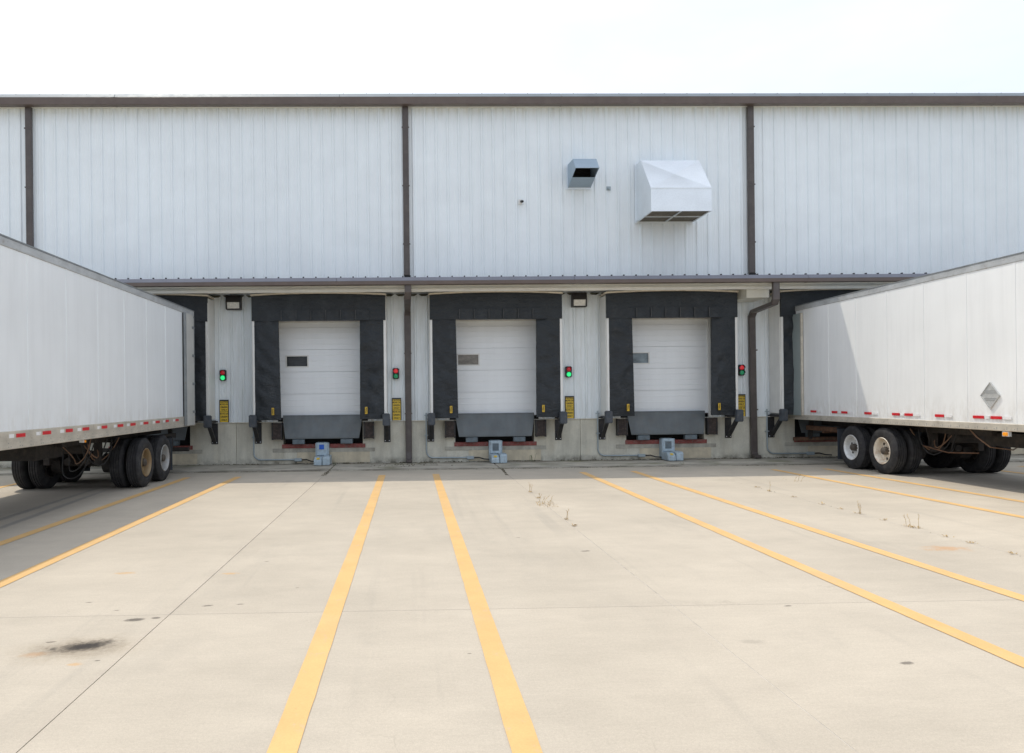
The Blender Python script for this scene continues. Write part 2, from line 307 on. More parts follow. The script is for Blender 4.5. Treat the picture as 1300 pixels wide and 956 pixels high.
# ------------------------------------------------------------------ building helpers
ORG = {}
class MB:
    def __init__(s): s.v = []; s.f = []
    def quad(s, *p):
        i = len(s.v); s.v += [tuple(q) for q in p]; s.f.append(tuple(range(i, i+len(p))))
    def box(s, x0, x1, y0, y1, z0, z1):
        if x0 > x1: x0, x1 = x1, x0
        if y0 > y1: y0, y1 = y1, y0
        if z0 > z1: z0, z1 = z1, z0
        i = len(s.v); s.v += [(x, y, z) for z in (z0, z1) for y in (y0, y1) for x in (x0, x1)]
        s.f += [tuple(i+k for k in q) for q in ((0, 2, 3, 1), (4, 5, 7, 6), (0, 1, 5, 4), (2, 6, 7, 3), (0, 4, 6, 2), (1, 3, 7, 5))]
        return s
    def prism(s, prof, axis, a, b, cap=True):
        """closed profile in the two other axes, swept along axis from a to b"""
        def P(u, v, t): return (t, u, v) if axis == 'x' else ((u, t, v) if axis == 'y' else (u, v, t))
        n = len(prof); i = len(s.v); s.v += [P(u, v, a) for u, v in prof] + [P(u, v, b) for u, v in prof]
        for k in range(n): s.f.append((i+k, i+(k+1) % n, i+n+(k+1) % n, i+n+k))
        if cap: s.f.append(tuple(i+k for k in range(n))); s.f.append(tuple(i+n+k for k in reversed(range(n))))
        return s
    def tube(s, pts, r, n=8, cap=True):
        pts = [Vector(p) for p in pts]; rings = []; up = None
        for k, p in enumerate(pts):
            d = ((pts[min(k+1, len(pts)-1)]-p).normalized() + (p-pts[max(k-1, 0)]).normalized())
            d = d.normalized() if d.length > 1e-6 else Vector((0, 0, 1))
            a = up if up is not None else (Vector((0, 0, 1)) if abs(d.z) < .9 else Vector((0, 1, 0)))
            e1 = (a - d*a.dot(d)); e1 = e1.normalized() if e1.length > 1e-5 else d.orthogonal().normalized(); up = e1; e2 = d.cross(e1)
            i = len(s.v); rr = r[k] if isinstance(r, (list, tuple)) else r
            s.v += [tuple(p + (e1*math.cos(2*math.pi*q/n)+e2*math.sin(2*math.pi*q/n))*rr) for q in range(n)]; rings.append(i)
        for a, b in zip(rings, rings[1:]):
            for q in range(n): s.f.append((a+q, a+(q+1) % n, b+(q+1) % n, b+q))
        if cap: s.f.append(tuple(rings[0]+q for q in reversed(range(n)))); s.f.append(tuple(rings[-1]+q for q in range(n)))
        return s
    def bar(s, pts, wx, wy):
        """rectangular section swept along a path; wx across, wy along the other"""
        pts = [Vector(p) for p in pts]; rings = []
        for k, p in enumerate(pts):
            d = ((pts[min(k+1, len(pts)-1)]-p).normalized() + (p-pts[max(k-1, 0)]).normalized()).normalized()
            e1 = Vector((0, 1, 0)); e1 = e1-d*e1.dot(d)
            if e1.length < .3: e1 = Vector((0, 0, 1))-d*d.z
            e1.normalize(); e2 = d.cross(e1); sc = 1.0
            if 0 < k < len(pts)-1: sc = 1/max(.5, (p-pts[k-1]).normalized().dot(d))
            i = len(s.v); s.v += [tuple(p+e2*(a*wx/2*sc)+e1*(b*wy/2)) for a, b in ((-1, -1), (1, -1), (1, 1), (-1, 1))]; rings.append(i)
        for a, b in zip(rings, rings[1:]):
            for q in range(4): s.f.append((a+q, a+(q+1) % 4, b+(q+1) % 4, b+q))
        s.f.append(tuple(rings[0]+q for q in reversed(range(4)))); s.f.append(tuple(rings[-1]+q for q in range(4)))
        return s
    def lathe(s, c, prof, axis='x', n=28, closed=True):
        i = len(s.v); c = Vector(c); m = len(prof)
        for k in range(n):
            a = 2*math.pi*k/n
            for (t, r) in prof:
                o = (t, r*math.cos(a), r*math.sin(a)) if axis == 'x' else ((r*math.cos(a), t, r*math.sin(a)) if axis == 'y' else (r*math.cos(a), r*math.sin(a), t))
                s.v.append(tuple(c+Vector(o)))
        for k in range(n):
            for j in range(m if closed else m-1):
                s.f.append((i+k*m+j, i+k*m+(j+1) % m, i+((k+1) % n)*m+(j+1) % m, i+((k+1) % n)*m+j))
        return s
    def build(s, name, mat, parent=None, bevel=0., smooth=False, label=None, kind=None, seg=1):
        me = bpy.data.meshes.new(name); o = Vector(ORG.get(parent.name, (0, 0, 0))) if parent else Vector((0, 0, 0))
        me.from_pydata([tuple(Vector(p)-o) for p in s.v], [], s.f); me.materials.append(mat)
        bm = bmesh.new(); bm.from_mesh(me); bmesh.ops.recalc_face_normals(bm, faces=bm.faces)
        if bevel:
            es = [e for e in bm.edges if len(e.link_faces) == 2 and e.calc_face_angle(0) > .5]
            bmesh.ops.bevel(bm, geom=es, offset=bevel, segments=seg, affect='EDGES', clamp_overlap=True)
        for f in bm.faces: f.smooth = smooth
        bm.to_mesh(me); bm.free()
        if smooth:
            try: me.set_sharp_from_angle(angle=R(38))
            except Exception: pass
        ob = bpy.data.objects.new(name, me); COL.objects.link(ob)
        if parent: ob.parent = parent; ORG[ob.name] = tuple(o)
        if label: ob['label'] = label
        if kind: ob['kind'] = kind
        return ob
def box(*a): return MB().box(*a)
def tag(o, label=None, cat=None, group=None, kind=None):
    for k, v in (('label', label), ('category', cat), ('group', group), ('kind', kind)):
        if v: o[k] = v
    return o
def thing(name, loc, label, cat, group=None):
    o = bpy.data.objects.new(name, None); COL.objects.link(o); o.location = loc; o.empty_display_size = .2; ORG[o.name] = tuple(loc)
    return tag(o, label, cat, group)
def sub(name, parent):
    o = bpy.data.objects.new(name, None); COL.objects.link(o); o.parent = parent; ORG[o.name] = ORG[parent.name]; return o
def dup(o, loc=None, parent=None, label=None):
    c = o.copy(); COL.objects.link(c); c.parent = parent
    if loc is not None: c.location = loc
    if label: c['label'] = label
    for ch in list(o.children): dup(ch, None, c)
    return c
def text(name, s, size, loc, mat, parent, rot=(R(90), 0, 0), width=None):
    cu = bpy.data.curves.new(name, 'FONT'); cu.body = s; cu.size = size; cu.align_x = 'CENTER'; cu.align_y = 'CENTER'; cu.extrude = .0012; cu.offset = .0018*size/.07; cu.resolution_u = 2
    cu.materials.append(mat); o = bpy.data.objects.new(name, cu); COL.objects.link(o); o.parent = parent
    o.location = Vector(loc)-Vector(ORG[parent.name]); o.rotation_euler = rot
    if width: o.scale = (width, 1, 1)
    bpy.context.view_layer.update()
    me = bpy.data.meshes.new_from_object(o.evaluated_get(bpy.context.evaluated_depsgraph_get())); bpy.data.objects.remove(o)
    m = bpy.data.objects.new(name, me); COL.objects.link(m); m.parent = parent; m.location = Vector(loc)-Vector(ORG[parent.name]); m.rotation_euler = rot
    if width: m.scale = (width, 1, 1)
    return m

# ------------------------------------------------------------------ ground
g = MB(); g.quad((-900, -900, -.16), (900, -900, -.16), (900, 900, -.16), (-900, 900, -.16)); tag(g.build('ground', M['grass']), kind='structure')
XJ = [-44.85, -40.57, -36.28, -31.97, -27.7, -23.42, -19.2, -14.95, -10.68, -6.38, -2.05, 2.23, 6.66, 11.1, 15.5, 19.9, 24.3, 28.7, 33.1, 37.5, 41.9]
YJ = [-31.0, -18.6, -6.05, 6.46, 18.93]
yard = bpy.data.objects.new('concrete_yard', None); COL.objects.link(yard); yard['kind'] = 'structure'; ORG['concrete_yard'] = (0, 0, 0)
box(-44.9, 41.95, -31, 20.96, -.15, -.007).build('joint_filler', M['seal'], yard)
for ja, jb in zip(YJ, YJ[1:]):
    for a, b in zip(XJ, XJ[1:]):
        near = ja > 0 and -16 < a < 20
        box(a+.0035, b-.0035, ja+.003, jb-.003, -.14, 0.).build('slab', M['slab'], yard, bevel=.004 if near else 0)
for a, b in zip(XJ, XJ[1:]):
    k = random.uniform(-.004, .004)
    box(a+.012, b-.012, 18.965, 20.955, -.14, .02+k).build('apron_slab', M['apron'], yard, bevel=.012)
for xj in (2.23, 6.66): box(xj-.0034, xj+.0034, -31, 16.9, -.1, -.0012).build('joint_sealant', M['sealant'], yard)
# painted bay lines
lines = [(-14.6, -14.6), (-13.4, -13.4), (-9.85, -9.9), (-8.68, -8.72), (-5.20, -5.27), (-4.02, -4.10), (-.675, -.675), (.577, .574), (4.035, 4.058), (5.268, 5.325), (8.60, 8.86), (9.86, 10.10), (13.35, 13.6), (14.6, 14.85)]
for n, (xa, xb) in enumerate(lines):
    l = MB(); ya = 17.86+random.uniform(-.08, .1); segs = 110
    for k in range(segs):
        t0, t1 = ya-(ya+9)*k/segs, ya-(ya+9)*(k+1)/segs
        x0 = xa+(xb-xa)*(ya-t0)/13; x1 = xa+(xb-xa)*(ya-t1)/13; h0 = .078+.006*noise.noise((k*.9, n*3.3, 0)); h1 = .078+.006*noise.noise(((k+1)*.9, n*3.3, 0))
        l.quad((x0-h0, t0, .0045), (x0+h0, t0, .0045), (x1+h1, t1, .0045), (x1-h1, t1, .0045))
    l.build('bay_line', M['line'], yard)

# ------------------------------------------------------------------ warehouse
WY, X0, X1, YB = 21.0, -31.0, 35.0, 58.0
PITCH, PH = .3155, .155
DOCK = [-7.13, -2.41, 2.32, 7.07, 11.81]
wh = thing('warehouse', (2, 21, 0), 'long pale grey ribbed steel warehouse with brown gutters and a dock canopy', 'warehouse')
def profile(xa, xb):
    pts = []
    k0 = math.floor((xa-PH)/PITCH)-1; k1 = math.ceil((xb-PH)/PITCH)+1
    for k in range(k0, k1+1):
        c = PH+k*PITCH
        pts += [(c-.044, 0), (c-.020, -.036), (c+.020, -.036), (c+.044, 0)]
        for m_ in (c+.125, c+.19): pts += [(m_-.017, 0), (m_-.007, -.004), (m_+.007, -.004), (m_+.017, 0)]
    res = []
    def at(x):
        for (a, ya), (b, yb) in zip(pts, pts[1:]):
            if a <= x <= b: return ya+(yb-ya)*(x-a)/(b-a) if b > a else ya
        return 0
    res = [(xa, at(xa))]+[(x, y) for x, y in pts if xa+1e-4 < x < xb-1e-4]+[(xb, at(xb))]
    return res
def sheet(xa, xb, za, zb, yoff=0.):
    m = MB(); pr = profile(xa, xb)
    n = len(pr); m.v = [(x, WY+y+yoff, z) for z in (za, zb) for x, y in pr] + [(x, WY+y+yoff+.0025, z) for z in (za, zb) for x, y in pr]
    for k in range(n-1):
        m.f += [(k, k+1, n+k+1, n+k), (2*n+k, 3*n+k, 3*n+k+1, 2*n+k+1), (k, 2*n+k, 2*n+k+1, k+1), (n+k, n+k+1, 3*n+k+1, 3*n+k)]
    m.f += [(0, n, 3*n, 2*n), (n-1, 3*n-1, 4*n-1, 2*n-1)]
    return m
SW = 3*PITCH
xs = []; x = PH-.10-34*SW
while x < X1: xs.append(x); x += SW
xs = [q for q in xs if q > X0-1]
CAN_Z = 4.98
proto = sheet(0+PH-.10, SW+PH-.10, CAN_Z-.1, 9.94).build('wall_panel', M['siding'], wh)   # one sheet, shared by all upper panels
base = xs[0]
for q in xs:
    c = proto.copy(); COL.objects.link(c); c.parent = wh; c.location = (q-(PH-.10), random.choice((0, -.0015, -.003)), 0)
bpy.data.objects.remove(proto)
GAP = 1.30
lower = {}
for q in xs:
    a, b = q, q+SW; segs_ = [(a, b)]
    for d in DOCK:
        nsegs = []
        for (s0, s1) in segs_:
            if s1 <= d-GAP or s0 >= d+GAP: nsegs.append((s0, s1)); continue
            if s0 < d-GAP: nsegs.append((s0, d-GAP))
            if s1 > d+GAP: nsegs.append((d+GAP, s1))
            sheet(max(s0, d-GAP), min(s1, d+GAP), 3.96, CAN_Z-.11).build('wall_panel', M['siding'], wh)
        segs_ = nsegs
    for s0, s1 in segs_:
        if s1-s0 < .02: continue
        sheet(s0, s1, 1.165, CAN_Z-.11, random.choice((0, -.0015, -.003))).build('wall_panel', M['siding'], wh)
# back shell
for nm, args in (('end_wall', (X0-.9, X0-.8, WY+.01, YB, 0, 9.9)), ('end_wall', (X1+.9, X1+1.0, WY+.01, YB, 0, 9.9)), ('back_wall', (X0-.9, X1+1.0, YB, YB+.1, 0, 9.9))):
    box(*args).build(nm, M['siding'], wh)
box(X0-.8, X1+.9, WY+.5, YB, .0, 1.28).build('dock_floor', M['pit'], wh)
rf = MB(); rp = []
k = 0; xx = X0-1.0
ym = (WY+YB)/2
rf.prism([(WY-.22, 10.015), (ym, 10.5), (YB+.3, 9.98), (YB+.3, 9.93), (ym, 10.45), (WY-.22, 9.965)], 'x', X0-1.1, X1+1.1); rf.build('roof', M['roof'], wh)
rr = MB(); x = PH-52*2*PITCH
while x < X1:
    if x > X0: rr.prism([(x-.03, 10.0), (x-.012, 10.125), (x+.012, 10.125), (x+.03, 10.0)], 'y', WY-.2, WY+1.5)
    x += 2*PITCH
rr.build('roof_rib', M['bronze'], wh, kind='stuff')
# eave gutter in lengths
def gutter(y, zb, zf, zt, rim, depth=.2, L=6.05, slope=.09):
    x = X0-1.1
    while x < X1+1.0:
        b = min(x+L, X1+1.1)
        MB().prism([(y, zb), (y, zf-.004), (y+depth, zf-.004), (y+depth, zb)], 'x', x, b-.004).build('gutter', M['brown'], wh, bevel=.006)
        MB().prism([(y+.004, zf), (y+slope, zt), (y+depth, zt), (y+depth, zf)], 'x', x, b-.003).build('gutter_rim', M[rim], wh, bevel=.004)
        MB().prism([(y-.004, zb-.004), (y-.004, zf-.002), (y+depth, zf-.002), (y+depth, zb-.004)], 'x', b-.025, b+.025).build('gutter_joint', M['brown'], wh)
        x = b+.004 if b < X1+1.0 else b+5
gutter(20.66, 9.785, 9.985, 10.10, 'rimlit')
gutter(19.28, 4.675, 4.77, 4.872, 'rimshade')
box(X0-1, X1+1, 20.862, 20.985, 9.80, 9.83).build('eave_soffit', M['cream'], wh)
# canopy
MB().prism([(19.36, 4.80), (WY-.035, 4.985), (WY-.035, 4.955), (19.36, 4.77)], 'x', X0-1, X1+1).build('canopy_roof', M['brown'], wh)
cr = MB(); x = PH-104*PITCH
while x < X1:
    if x > X0: cr.prism([(x-.028, 4.79), (x-.014, 4.905), (x+.014, 4.905), (x+.028, 4.79)], 'y', 19.385, 19.44)
    x += PITCH
cr.build('rib_closure', M['dark'], wh, kind='stuff')
x = X0-1
while x < X1+1:
    b = min(x+12*PITCH, X1+1); box(x+.002, b-.002, 19.482, 20.60, 4.655, 4.675).build('soffit_panel', M['cream'], wh); x = b
box(X0-1, X1+1, 19.90, 19.93, 4.575, 4.654).build('soffit_trim', M['white'], wh, bevel=.004)
cl = MB(); x = X0
while x < X1:
    cl.prism([(x+.03, 4.645), (x+.10, 4.60), (x+.22, 4.60), (x+.29, 4.645)], 'y', 20.87, 20.962); x += PITCH
cl.build('closure_strip', M['closure'], wh, kind='stuff')
box(8.95, 9.56, 19.96, 20.94, 4.355, 4.645).build('canopy_beam', M['cream'], wh, bevel=.01)
# downspouts
def dspout(x, wdt=.165):
    MB().bar([(x, 20.905, 9.80), (x, 20.905, 5.16)], wdt, .11).build('downspout', M['pipe'], wh, bevel=.012)
    box(x-.06, x+.10, 20.86, 20.95, 5.02, 5.16).build('downspout_outlet', M['dark'], wh)
    for z in (9.2, 7.6, 6.0):
        box(x-.1, x+.1, 20.842, 20.86, z, z+.035).build('strap', M['pipe'], wh)
for x in (-19.8, -10.28, -.055, 9.525, 19.3): dspout(x, .165 if x != 9.525 else .17)
lo = [(-.03, 19.39, 4.70), (-.03, 19.39, 4.50), (-.045, 19.48, 4.36), (-.05, 20.76, 4.20), (-.055, 20.895, 4.08), (-.055, 20.895, .30), (-.055, 20.86, .07)]
MB().bar(lo, .165, .11).build('downspout', M['pipe'], wh, bevel=.012)
lo = [(9.455, 19.39, 4.70), (9.455, 19.39, 4.25), (9.46, 19.48, 4.15), (9.50, 20.76, 4.08), (9.505, 20.895, 3.95), (9.53, 20.895, .16), (9.53, 20.84, .09)]
MB().bar(lo, .165, .11).build('downspout', M['pipe'], wh, bevel=.012)
for xd in (-.055, 9.53):
    for z in (3.0, 1.35): box(xd-.1, xd+.1, 20.832, 20.85, z, z+.035).build('strap', M['pipe'], wh)
    box(xd-.075, xd+.09, 20.62, 20.84, .03, .12).build('downspout_shoe', M['pipe'], wh, bevel=.02)
# foundation in cast lengths, notched at each leveller pit
FT, PW = 1.16, 1.09
docks_f = DOCK+[16.55, -11.87]
cuts = sorted([X0-.8, X1+.9]+[d-2.37 for d in sorted(docks_f)]+[max(docks_f)+2.37])
for a, b in zip(cuts, cuts[1:]):
    if b-a < .2: continue
    dd = [d for d in docks_f if a < d < b]; lo_ = a+.004
    for d in dd:
        box(lo_, d-PW, 20.965, 21.4, -.1, FT).build('foundation_wall', M['found'], wh, bevel=.006)
        box(d-PW, d+PW, 20.965, 21.4, -.1, .445).build('foundation_wall', M['found'], wh)
        box(d-PW, d+PW, 21.38, 21.42, .445, 1.32).build('leveler_pit', M['pit'], wh)
        lo_ = d+PW
    box(lo_, b-.004, 20.965, 21.4, -.1, FT).build('foundation_wall', M['found'], wh, bevel=.006)
box(X0-.8, X1+.9, 20.93, 20.968, FT+.0, FT+.018).build('base_flashing', M['cream'], wh)
for a, b in ((4.70, 5.02), (-13.2, -12.9)):
    box(a, b, 20.86, 20.962, .02, .15).build('concrete_pad', M['greypatch'], wh, bevel=.02)

# ------------------------------------------------------------------ dock equipment (built at one dock, copied to the rest)
NAMES = {-7.13: 'behind the left trailer', -2.41: 'at the left closed door', 2.32: 'at the middle closed door', 7.07: 'at the right closed door', 11.81: 'behind the right trailer', 16.55: 'beyond the right trailer'}
C0 = -2.41
def c_mid(a, b): return (a+b)/2+(1 if int(abs(a*7)) % 2 else -1)
def curtain(x0, x1, z0, z1, y0, taper0=0., seed=0, amp=.016, nx=9, nz=24):
    """front cloth: wrinkled sheet with a back and edges. taper0 moves the inner edge at the foot."""
    m = MB(); front = []; 
    for j in range(nz+1):
        for i in range(nx+1):
            u, v = i/nx, j/nz; x = x0+(x1-x0)*u; z = z0+(z1-z0)*v
            x += taper0*(1-v)*(u if taper0 > 0 else (1-u))
            q_ = z*9+x*9*(1 if x1 > c_mid(x0, x1) else -1)+noise.noise(Vector((x*2, z*1.5, seed)))*5; wv = math.copysign(abs(math.sin(q_))**.6, math.sin(q_))*.38*(.5+noise.noise(Vector((x*1.2, z*1.1, seed+4))))+noise.noise(Vector((x*3+seed, z*3.4+x*2, seed)))*1.2
            edge = min(1, 5*min(u, 1-u)+.15)
            puff = .028*math.sin(math.pi*u)
            front.append((x, y0-puff-amp*wv*edge, z))
    m.v = front[:]; N = nx+1
    for j in range(nz):
        for i in range(nx): a = j*N+i; m.f.append((a, a+1, a+N+1, a+N))
    o = len(m.v); m.v += [(x, y0+.10, z) for x, y, z in front]
    for j in range(nz):
        for i in range(nx): a = o+j*N+i; m.f.append((a, a+N, a+N+1, a+1))
    ring = [i for i in range(N)]+[j*N+nx for j in range(1, nz+1)]+[nz*N+i for i in range(nx-1, -1, -1)]+[j*N for j in range(nz-1, 0, -1)]
    for a, b in zip(ring, ring[1:]+ring[:1]): m.f.append((a, o+a, o+b, b))
    return m
def make_shelter(c, seed):
    t = thing('dock_shelter', (c, 21, 0), 'x', 'dock shelter', 'black dock shelters along the wall')
    yf = 20.31
    curtain(c-1.715, c-1.085, 1.24, 3.93, yf, .045, seed, .042, 12, 44).build('side_curtain', M['fabric'], t, smooth=True)
    curtain(c+1.085, c+1.712, 1.24, 3.93, yf, -.02, seed+3, .042, 12, 44).build('side_curtain', M['fabric'], t, smooth=True)
    h = curtain(c-1.78, c+1.77, 3.88, 4.53, yf-.035, 0, seed+5, .010, 40, 8)
    hv = [];
    for (x, y, z) in h.v: hv.append((x, y, z+(.05*(1-((x-c)/1.78)**2) if z > 4.3 else 0)))
    h.v = hv; h.build('head_curtain', M['fabric'], t, smooth=True)
    for k in range(6):
        px = c-.98+k*.392
        curtain(px-.02, px+.36, 3.872, 4.16, yf-.075-.004*(k % 2), 0, seed+k, .006, 4, 4).build('head_flap', M['fabric'], t, smooth=True)
        MB().bar([(px-.005, yf-.10, 3.9), (px-.003, yf-.10, 4.15)], .014, .008).build('flap_seam', M['seam'], t)
    for s, x in ((-1, c-1.76), (1, c+1.755)):
        box(x-.012*(s > 0)-.0, x+.03*s, 20.36, 20.965, 1.27, 4.50).build('side_frame', M['white'], t)
        box(x-.012 if s < 0 else x-.045, x+.052 if s < 0 else x+.025, 20.312, 20.358, 1.28, 4.37).build('edge_strip', M['white'], t, bevel=.006)
    tr = MB(); n = 8
    for k in range(n):
        xa, xb = c-1.80+3.59*k/n, c-1.80+3.59*(k+1)/n; cz = lambda q: 4.585+.05*(1-((q-c)/1.8)**2)
        tr.v += [(x, y, cz(x)+dz) for x in (xa, xb) for y in (20.24, 20.96) for dz in (-.042, 0)]
        i = len(tr.v)-8; tr.f += [tuple(i+q for q in f) for f in ((0, 4, 5, 1), (2, 3, 7, 6), (1, 5, 7, 3), (0, 2, 6, 4))]
        if k == 0: tr.f.append((i, i+1, i+3, i+2))
        if k == n-1: tr.f.append((i+4, i+6, i+7, i+5))
    tr.build('head_board', M['wood'], t)
    for s in (-1, 1):
        xx = c+(-1.235 if s < 0 else 1.235)
        box(xx-.034, xx+.034, yf-.075, yf-.066, 1.38, 1.57).build('guide_tag', M['tag'], t, bevel=.003)
        MB().bar([(xx-.012, yf-.0765, 1.42), (xx+.006, yf-.0765, 1.54)], .012, .003).build('tag_mark', M['ink'], t)
        bx = c+s*1.765
        box(bx-.10, bx+.10, 20.17, 20.305, 1.06, 1.39).build('corner_guard', M['bracket'], t, bevel=.02, seg=2)
        box(bx-.09, bx+.09, 20.945, 20.964, .585, 1.22).build('bracket_plate', M['black'], t)
        MB().bar([(bx, 20.27, 1.20), (bx, 20.91, .66)], .10, .07).build('bracket_strut', M['black'], t)
        box(bx-.045, bx+.045, 20.28, 20.945, 1.17, 1.235).build('bracket_arm', M['black'], t)
        for q in (-.055, .055):
            MB().lathe((bx+q, 20.945, .63), [(0, .001), (-.016, .014), (-.016, .001)], 'y', 6, False).build('bolt', M['galv'], t)
    return t
for n, d in enumerate(DOCK):
    if n < 3 or n == 3:
        sh = make_shelter(d, n*1.9)
    else: sh = dup(sh, (d, 21, 0))
    sh['label'] = 'black fabric dock shelter with white edges ' + NAMES[d]

# doors
PANES = {-2.41: ('d1', 'white overhead dock door with a dark window pane, nearest the left trailer'), 2.32: ('d2', 'white overhead dock door with a beige-grey window, middle of the three'), 7.07: ('d3', 'white overhead dock door with a bluish window half behind the curtain')}
for d in DOCK[1:4]:
    pm, lab = PANES[d]; t = thing('overhead_door', (d, 21.06, 1.28), lab, 'dock door', 'closed overhead dock doors')
    zs = [1.285, 1.935, 2.545, 3.155, 3.765, 4.375]
    for a, b in zip(zs, zs[1:]):
        m = MB(); yy = 21.06
        if a == 2.545: # section with the window opening
            for q in ((d-1.28, d-.985, a+.003, b-.003), (d-.42, d+1.28, a+.003, b-.003), (d-.985, d-.42, a+.003, 2.70), (d-.985, d-.42, 2.975, b-.003)): m.box(q[0], q[1], yy, yy+.045, q[2], q[3])
        else: m.box(d-1.28, d+1.28, yy, yy+.045, a+.003, b-.003)
        p = m.build('door_section', M['doorw'], t)
        rb = MB()
        for k in range(1, 4):
            z = a+(b-a)*k/4
            for (q0, q1) in (((d-1.24, d-1.03), (d-.38, d+1.24)) if a == 2.545 else ((d-1.24, d+1.24),)): rb.prism([(yy-.004, z-.004), (yy+.002, z-.016), (yy+.002, z+.016), (yy-.004, z+.004)], 'x', q0, q1)
        rb.build('pressed_rib', M['doorw'], p)
        if a == 2.545:
            wnd = sub('window', t)
            fr = MB(); fr.box(d-1.02, d-.385, yy-.014, yy-.001, 2.975, 3.005); fr.box(d-1.02, d-.385, yy-.014, yy-.001, 2.67, 2.70); fr.box(d-1.02, d-.985, yy-.014, yy-.001, 2.70, 2.975); fr.box(d-.42, d-.385, yy-.014, yy-.001, 2.70, 2.975)
            fr.build('window_frame', M['white'], wnd)
            box(d-.985, d-.42, yy+.018, yy+.03, 2.70, 2.975).build('pane', M[pm], wnd)
    box(d-1.25, d+1.25, 21.055, 21.10, 1.262, 1.286).build('bottom_seal', M['bump'], t)
    for s in (-1, 1): box(d-1.36 if s < 0 else d+1.24, d-1.24 if s < 0 else d+1.36, 20.975, 21.05, 1.17, 3.955).build('door_jamb', M['white'], t)
    box(d-1.24, d+1.24, 20.975, 21.05, 3.90, 3.955).build('door_head', M['white'], t)

# levellers
def make_leveler(c):
    t = thing('dock_leveler', (c, 20.9, .44), 'x', 'dock leveler', 'dock levelers with hanging steel lips')
    m = MB(); top = [(c-1.09, c+1.13), 20.86, 1.345]; bot = [(c-.98, c+1.03), 20.74, .715]
    for off in (0, .02):
        m.v += [(c-1.075, 20.87+off, 1.345), (c+1.085, 20.87+off, 1.345), (c+1.085, 20.86+off, 1.20), (c+1.0, 20.76+off, .715), (c-1.0, 20.76+off, .715), (c-1.075, 20.86+off, 1.20)]
    m.f = [(0, 1, 2, 3, 4, 5), (6, 11, 10, 9, 8, 7)]+[(k, 6+k, 6+(k+1) % 6, (k+1) % 6) for k in range(6)]
    m.build('lip', M['lip'], t)
    box(c-.99, c+.99, 20.748, 20.762, .715, .755).build('lip_edge', M['lip'], t)
    MB().tube([(c-1.07, 20.885, 1.335), (c+1.08, 20.885, 1.335)], .022, 8).build('hinge_tube', M['lip'], t, smooth=True)
    box(c-1.07, c+1.07, 20.95, 21.36, 1.255, 1.28).build('deck', M['lip'], t)
    for x in (c-.65, c+.66):
        box(x-.165, x+.165, 20.77, 20.95, .565, .705).build('lip_keeper', M['keeper'], t, bevel=.012)
    MB().prism([(20.94, .445), (20.94, .555), (21.36, .555), (21.36, .535), (20.962, .535), (20.962, .445)], 'x', c-1.12, c+1.16).build('curb_angle', M['red'], t)
    for a, b, z0, z1, mt in ((c-1.38, c+1.42, .335, .440, 'greypatch'), (c-.72, c+1.28, .04, .332, 'patch')):
        box(a, b, 20.952, 20.964, z0, z1).build('mortar_band', M[mt], t)
    return t
lv = None
for d in DOCK+[16.55]:
    if lv is None: lv = make_leveler(d); o = lv
    else: o = dup(lv, (d, 20.9, .44))
    o['label'] = 'grey dock leveler lip above a red curb ' + NAMES[d]
# bumpers
def make_bumper(x):
    t = thing('dock_bumper', (x, 20.96, .7), 'x', 'bumper', 'rubber bumpers beside the leveler lips')
    n = 6
    for k in range(n): box(x-.105+.035*k+.001, x-.105+.035*(k+1)-.001, 20.80-random.uniform(0, .008), 20.955, .70+random.uniform(0, .006), 1.145).build('rubber_ply', M['bump'], t)
    for s in (-1, 1):
        q = x+s*.125; box(q-.018, q+.018, 20.79, 20.958, .69, 1.155).build('end_angle', M['black'], t)
        for z in (.76, 1.07): MB().lathe((q, 20.79, z), [(0, .001), (-.014, .012), (-.014, .001)], 'y', 6, False).build('bolt', M['rust'], t)
    return t
bp = None
for d in DOCK[1:4]:
    for s in (-1, 1):
        x = d+(-1.235 if s < 0 else 1.265)
        if bp is None: bp = make_bumper(x); o = bp
        else: o = dup(bp, (x, 20.96, .7))
        o['label'] = 'black rubber bumper on the %s of the lip %s' % ('left' if s < 0 else 'right', NAMES[d])
# trailer restraints
def make_restraint(c, sticker):
    t = thing('trailer_restraint', (c, 20.6, 0), 'x', 'trailer restraint', 'pale blue trailer restraints')
    MB().prism([(20.70, .60), (20.935, .615), (20.935, .06), (20.80, .06), (20.80, .22), (20.70, .26)], 'x', c-.15, c+.15).build('carriage', M['restr'], t, bevel=.012)
    for s in (-1, 1): box(c+s*.165-.012, c+s*.165+.012, 20.72, 20.938, .08, .60).build('guide_channel', M['restr'], t)
    box(c-.13, c+.10, 20.735, 20.80, .165, .235).build('hook_slot', M['dark'], t)
    if sticker:
        box(c-.075, c+.055, 20.692, 20.698, .425, .555).build('sticker', M['blue'], t)
    else:
        box(c-.09, c+.08, 20.692, 20.698, .33, .53).build('sticker', M['keeper'], t)
    MB().prism([(20.22, .03), (20.22, .155), (20.36, .245), (20.80, .245), (20.80, .03)], 'x', c-.17, c+.04).build('motor_cover', M['restr'], t, bevel=.014)
    MB().prism([(20.24, .03), (20.24, .23), (20.30, .27), (20.80, .27), (20.80, .03)], 'x', c+.055, c+.25).build('gear_cover', M['restr'], t, bevel=.014)
    yl = MB(); yl.quad((c-.10, 20.256, .183), (c-.02, 20.256, .183), (c-.02, 20.32, .225), (c-.10, 20.32, .225)); yl.v = [(x, y-.006, z+.004) for x, y, z in yl.v]
    yl.build('warning_label', M['yellow'], t)
    return t
for d, st, lab in ((-2.41, True, 'pale blue trailer restraint with a bright blue square sticker'), (2.32, False, 'pale blue trailer restraint under the middle closed door'), (7.07, False, 'pale blue trailer restraint with conduit under the right closed door')):
    make_restraint(d, st)['label'] = lab
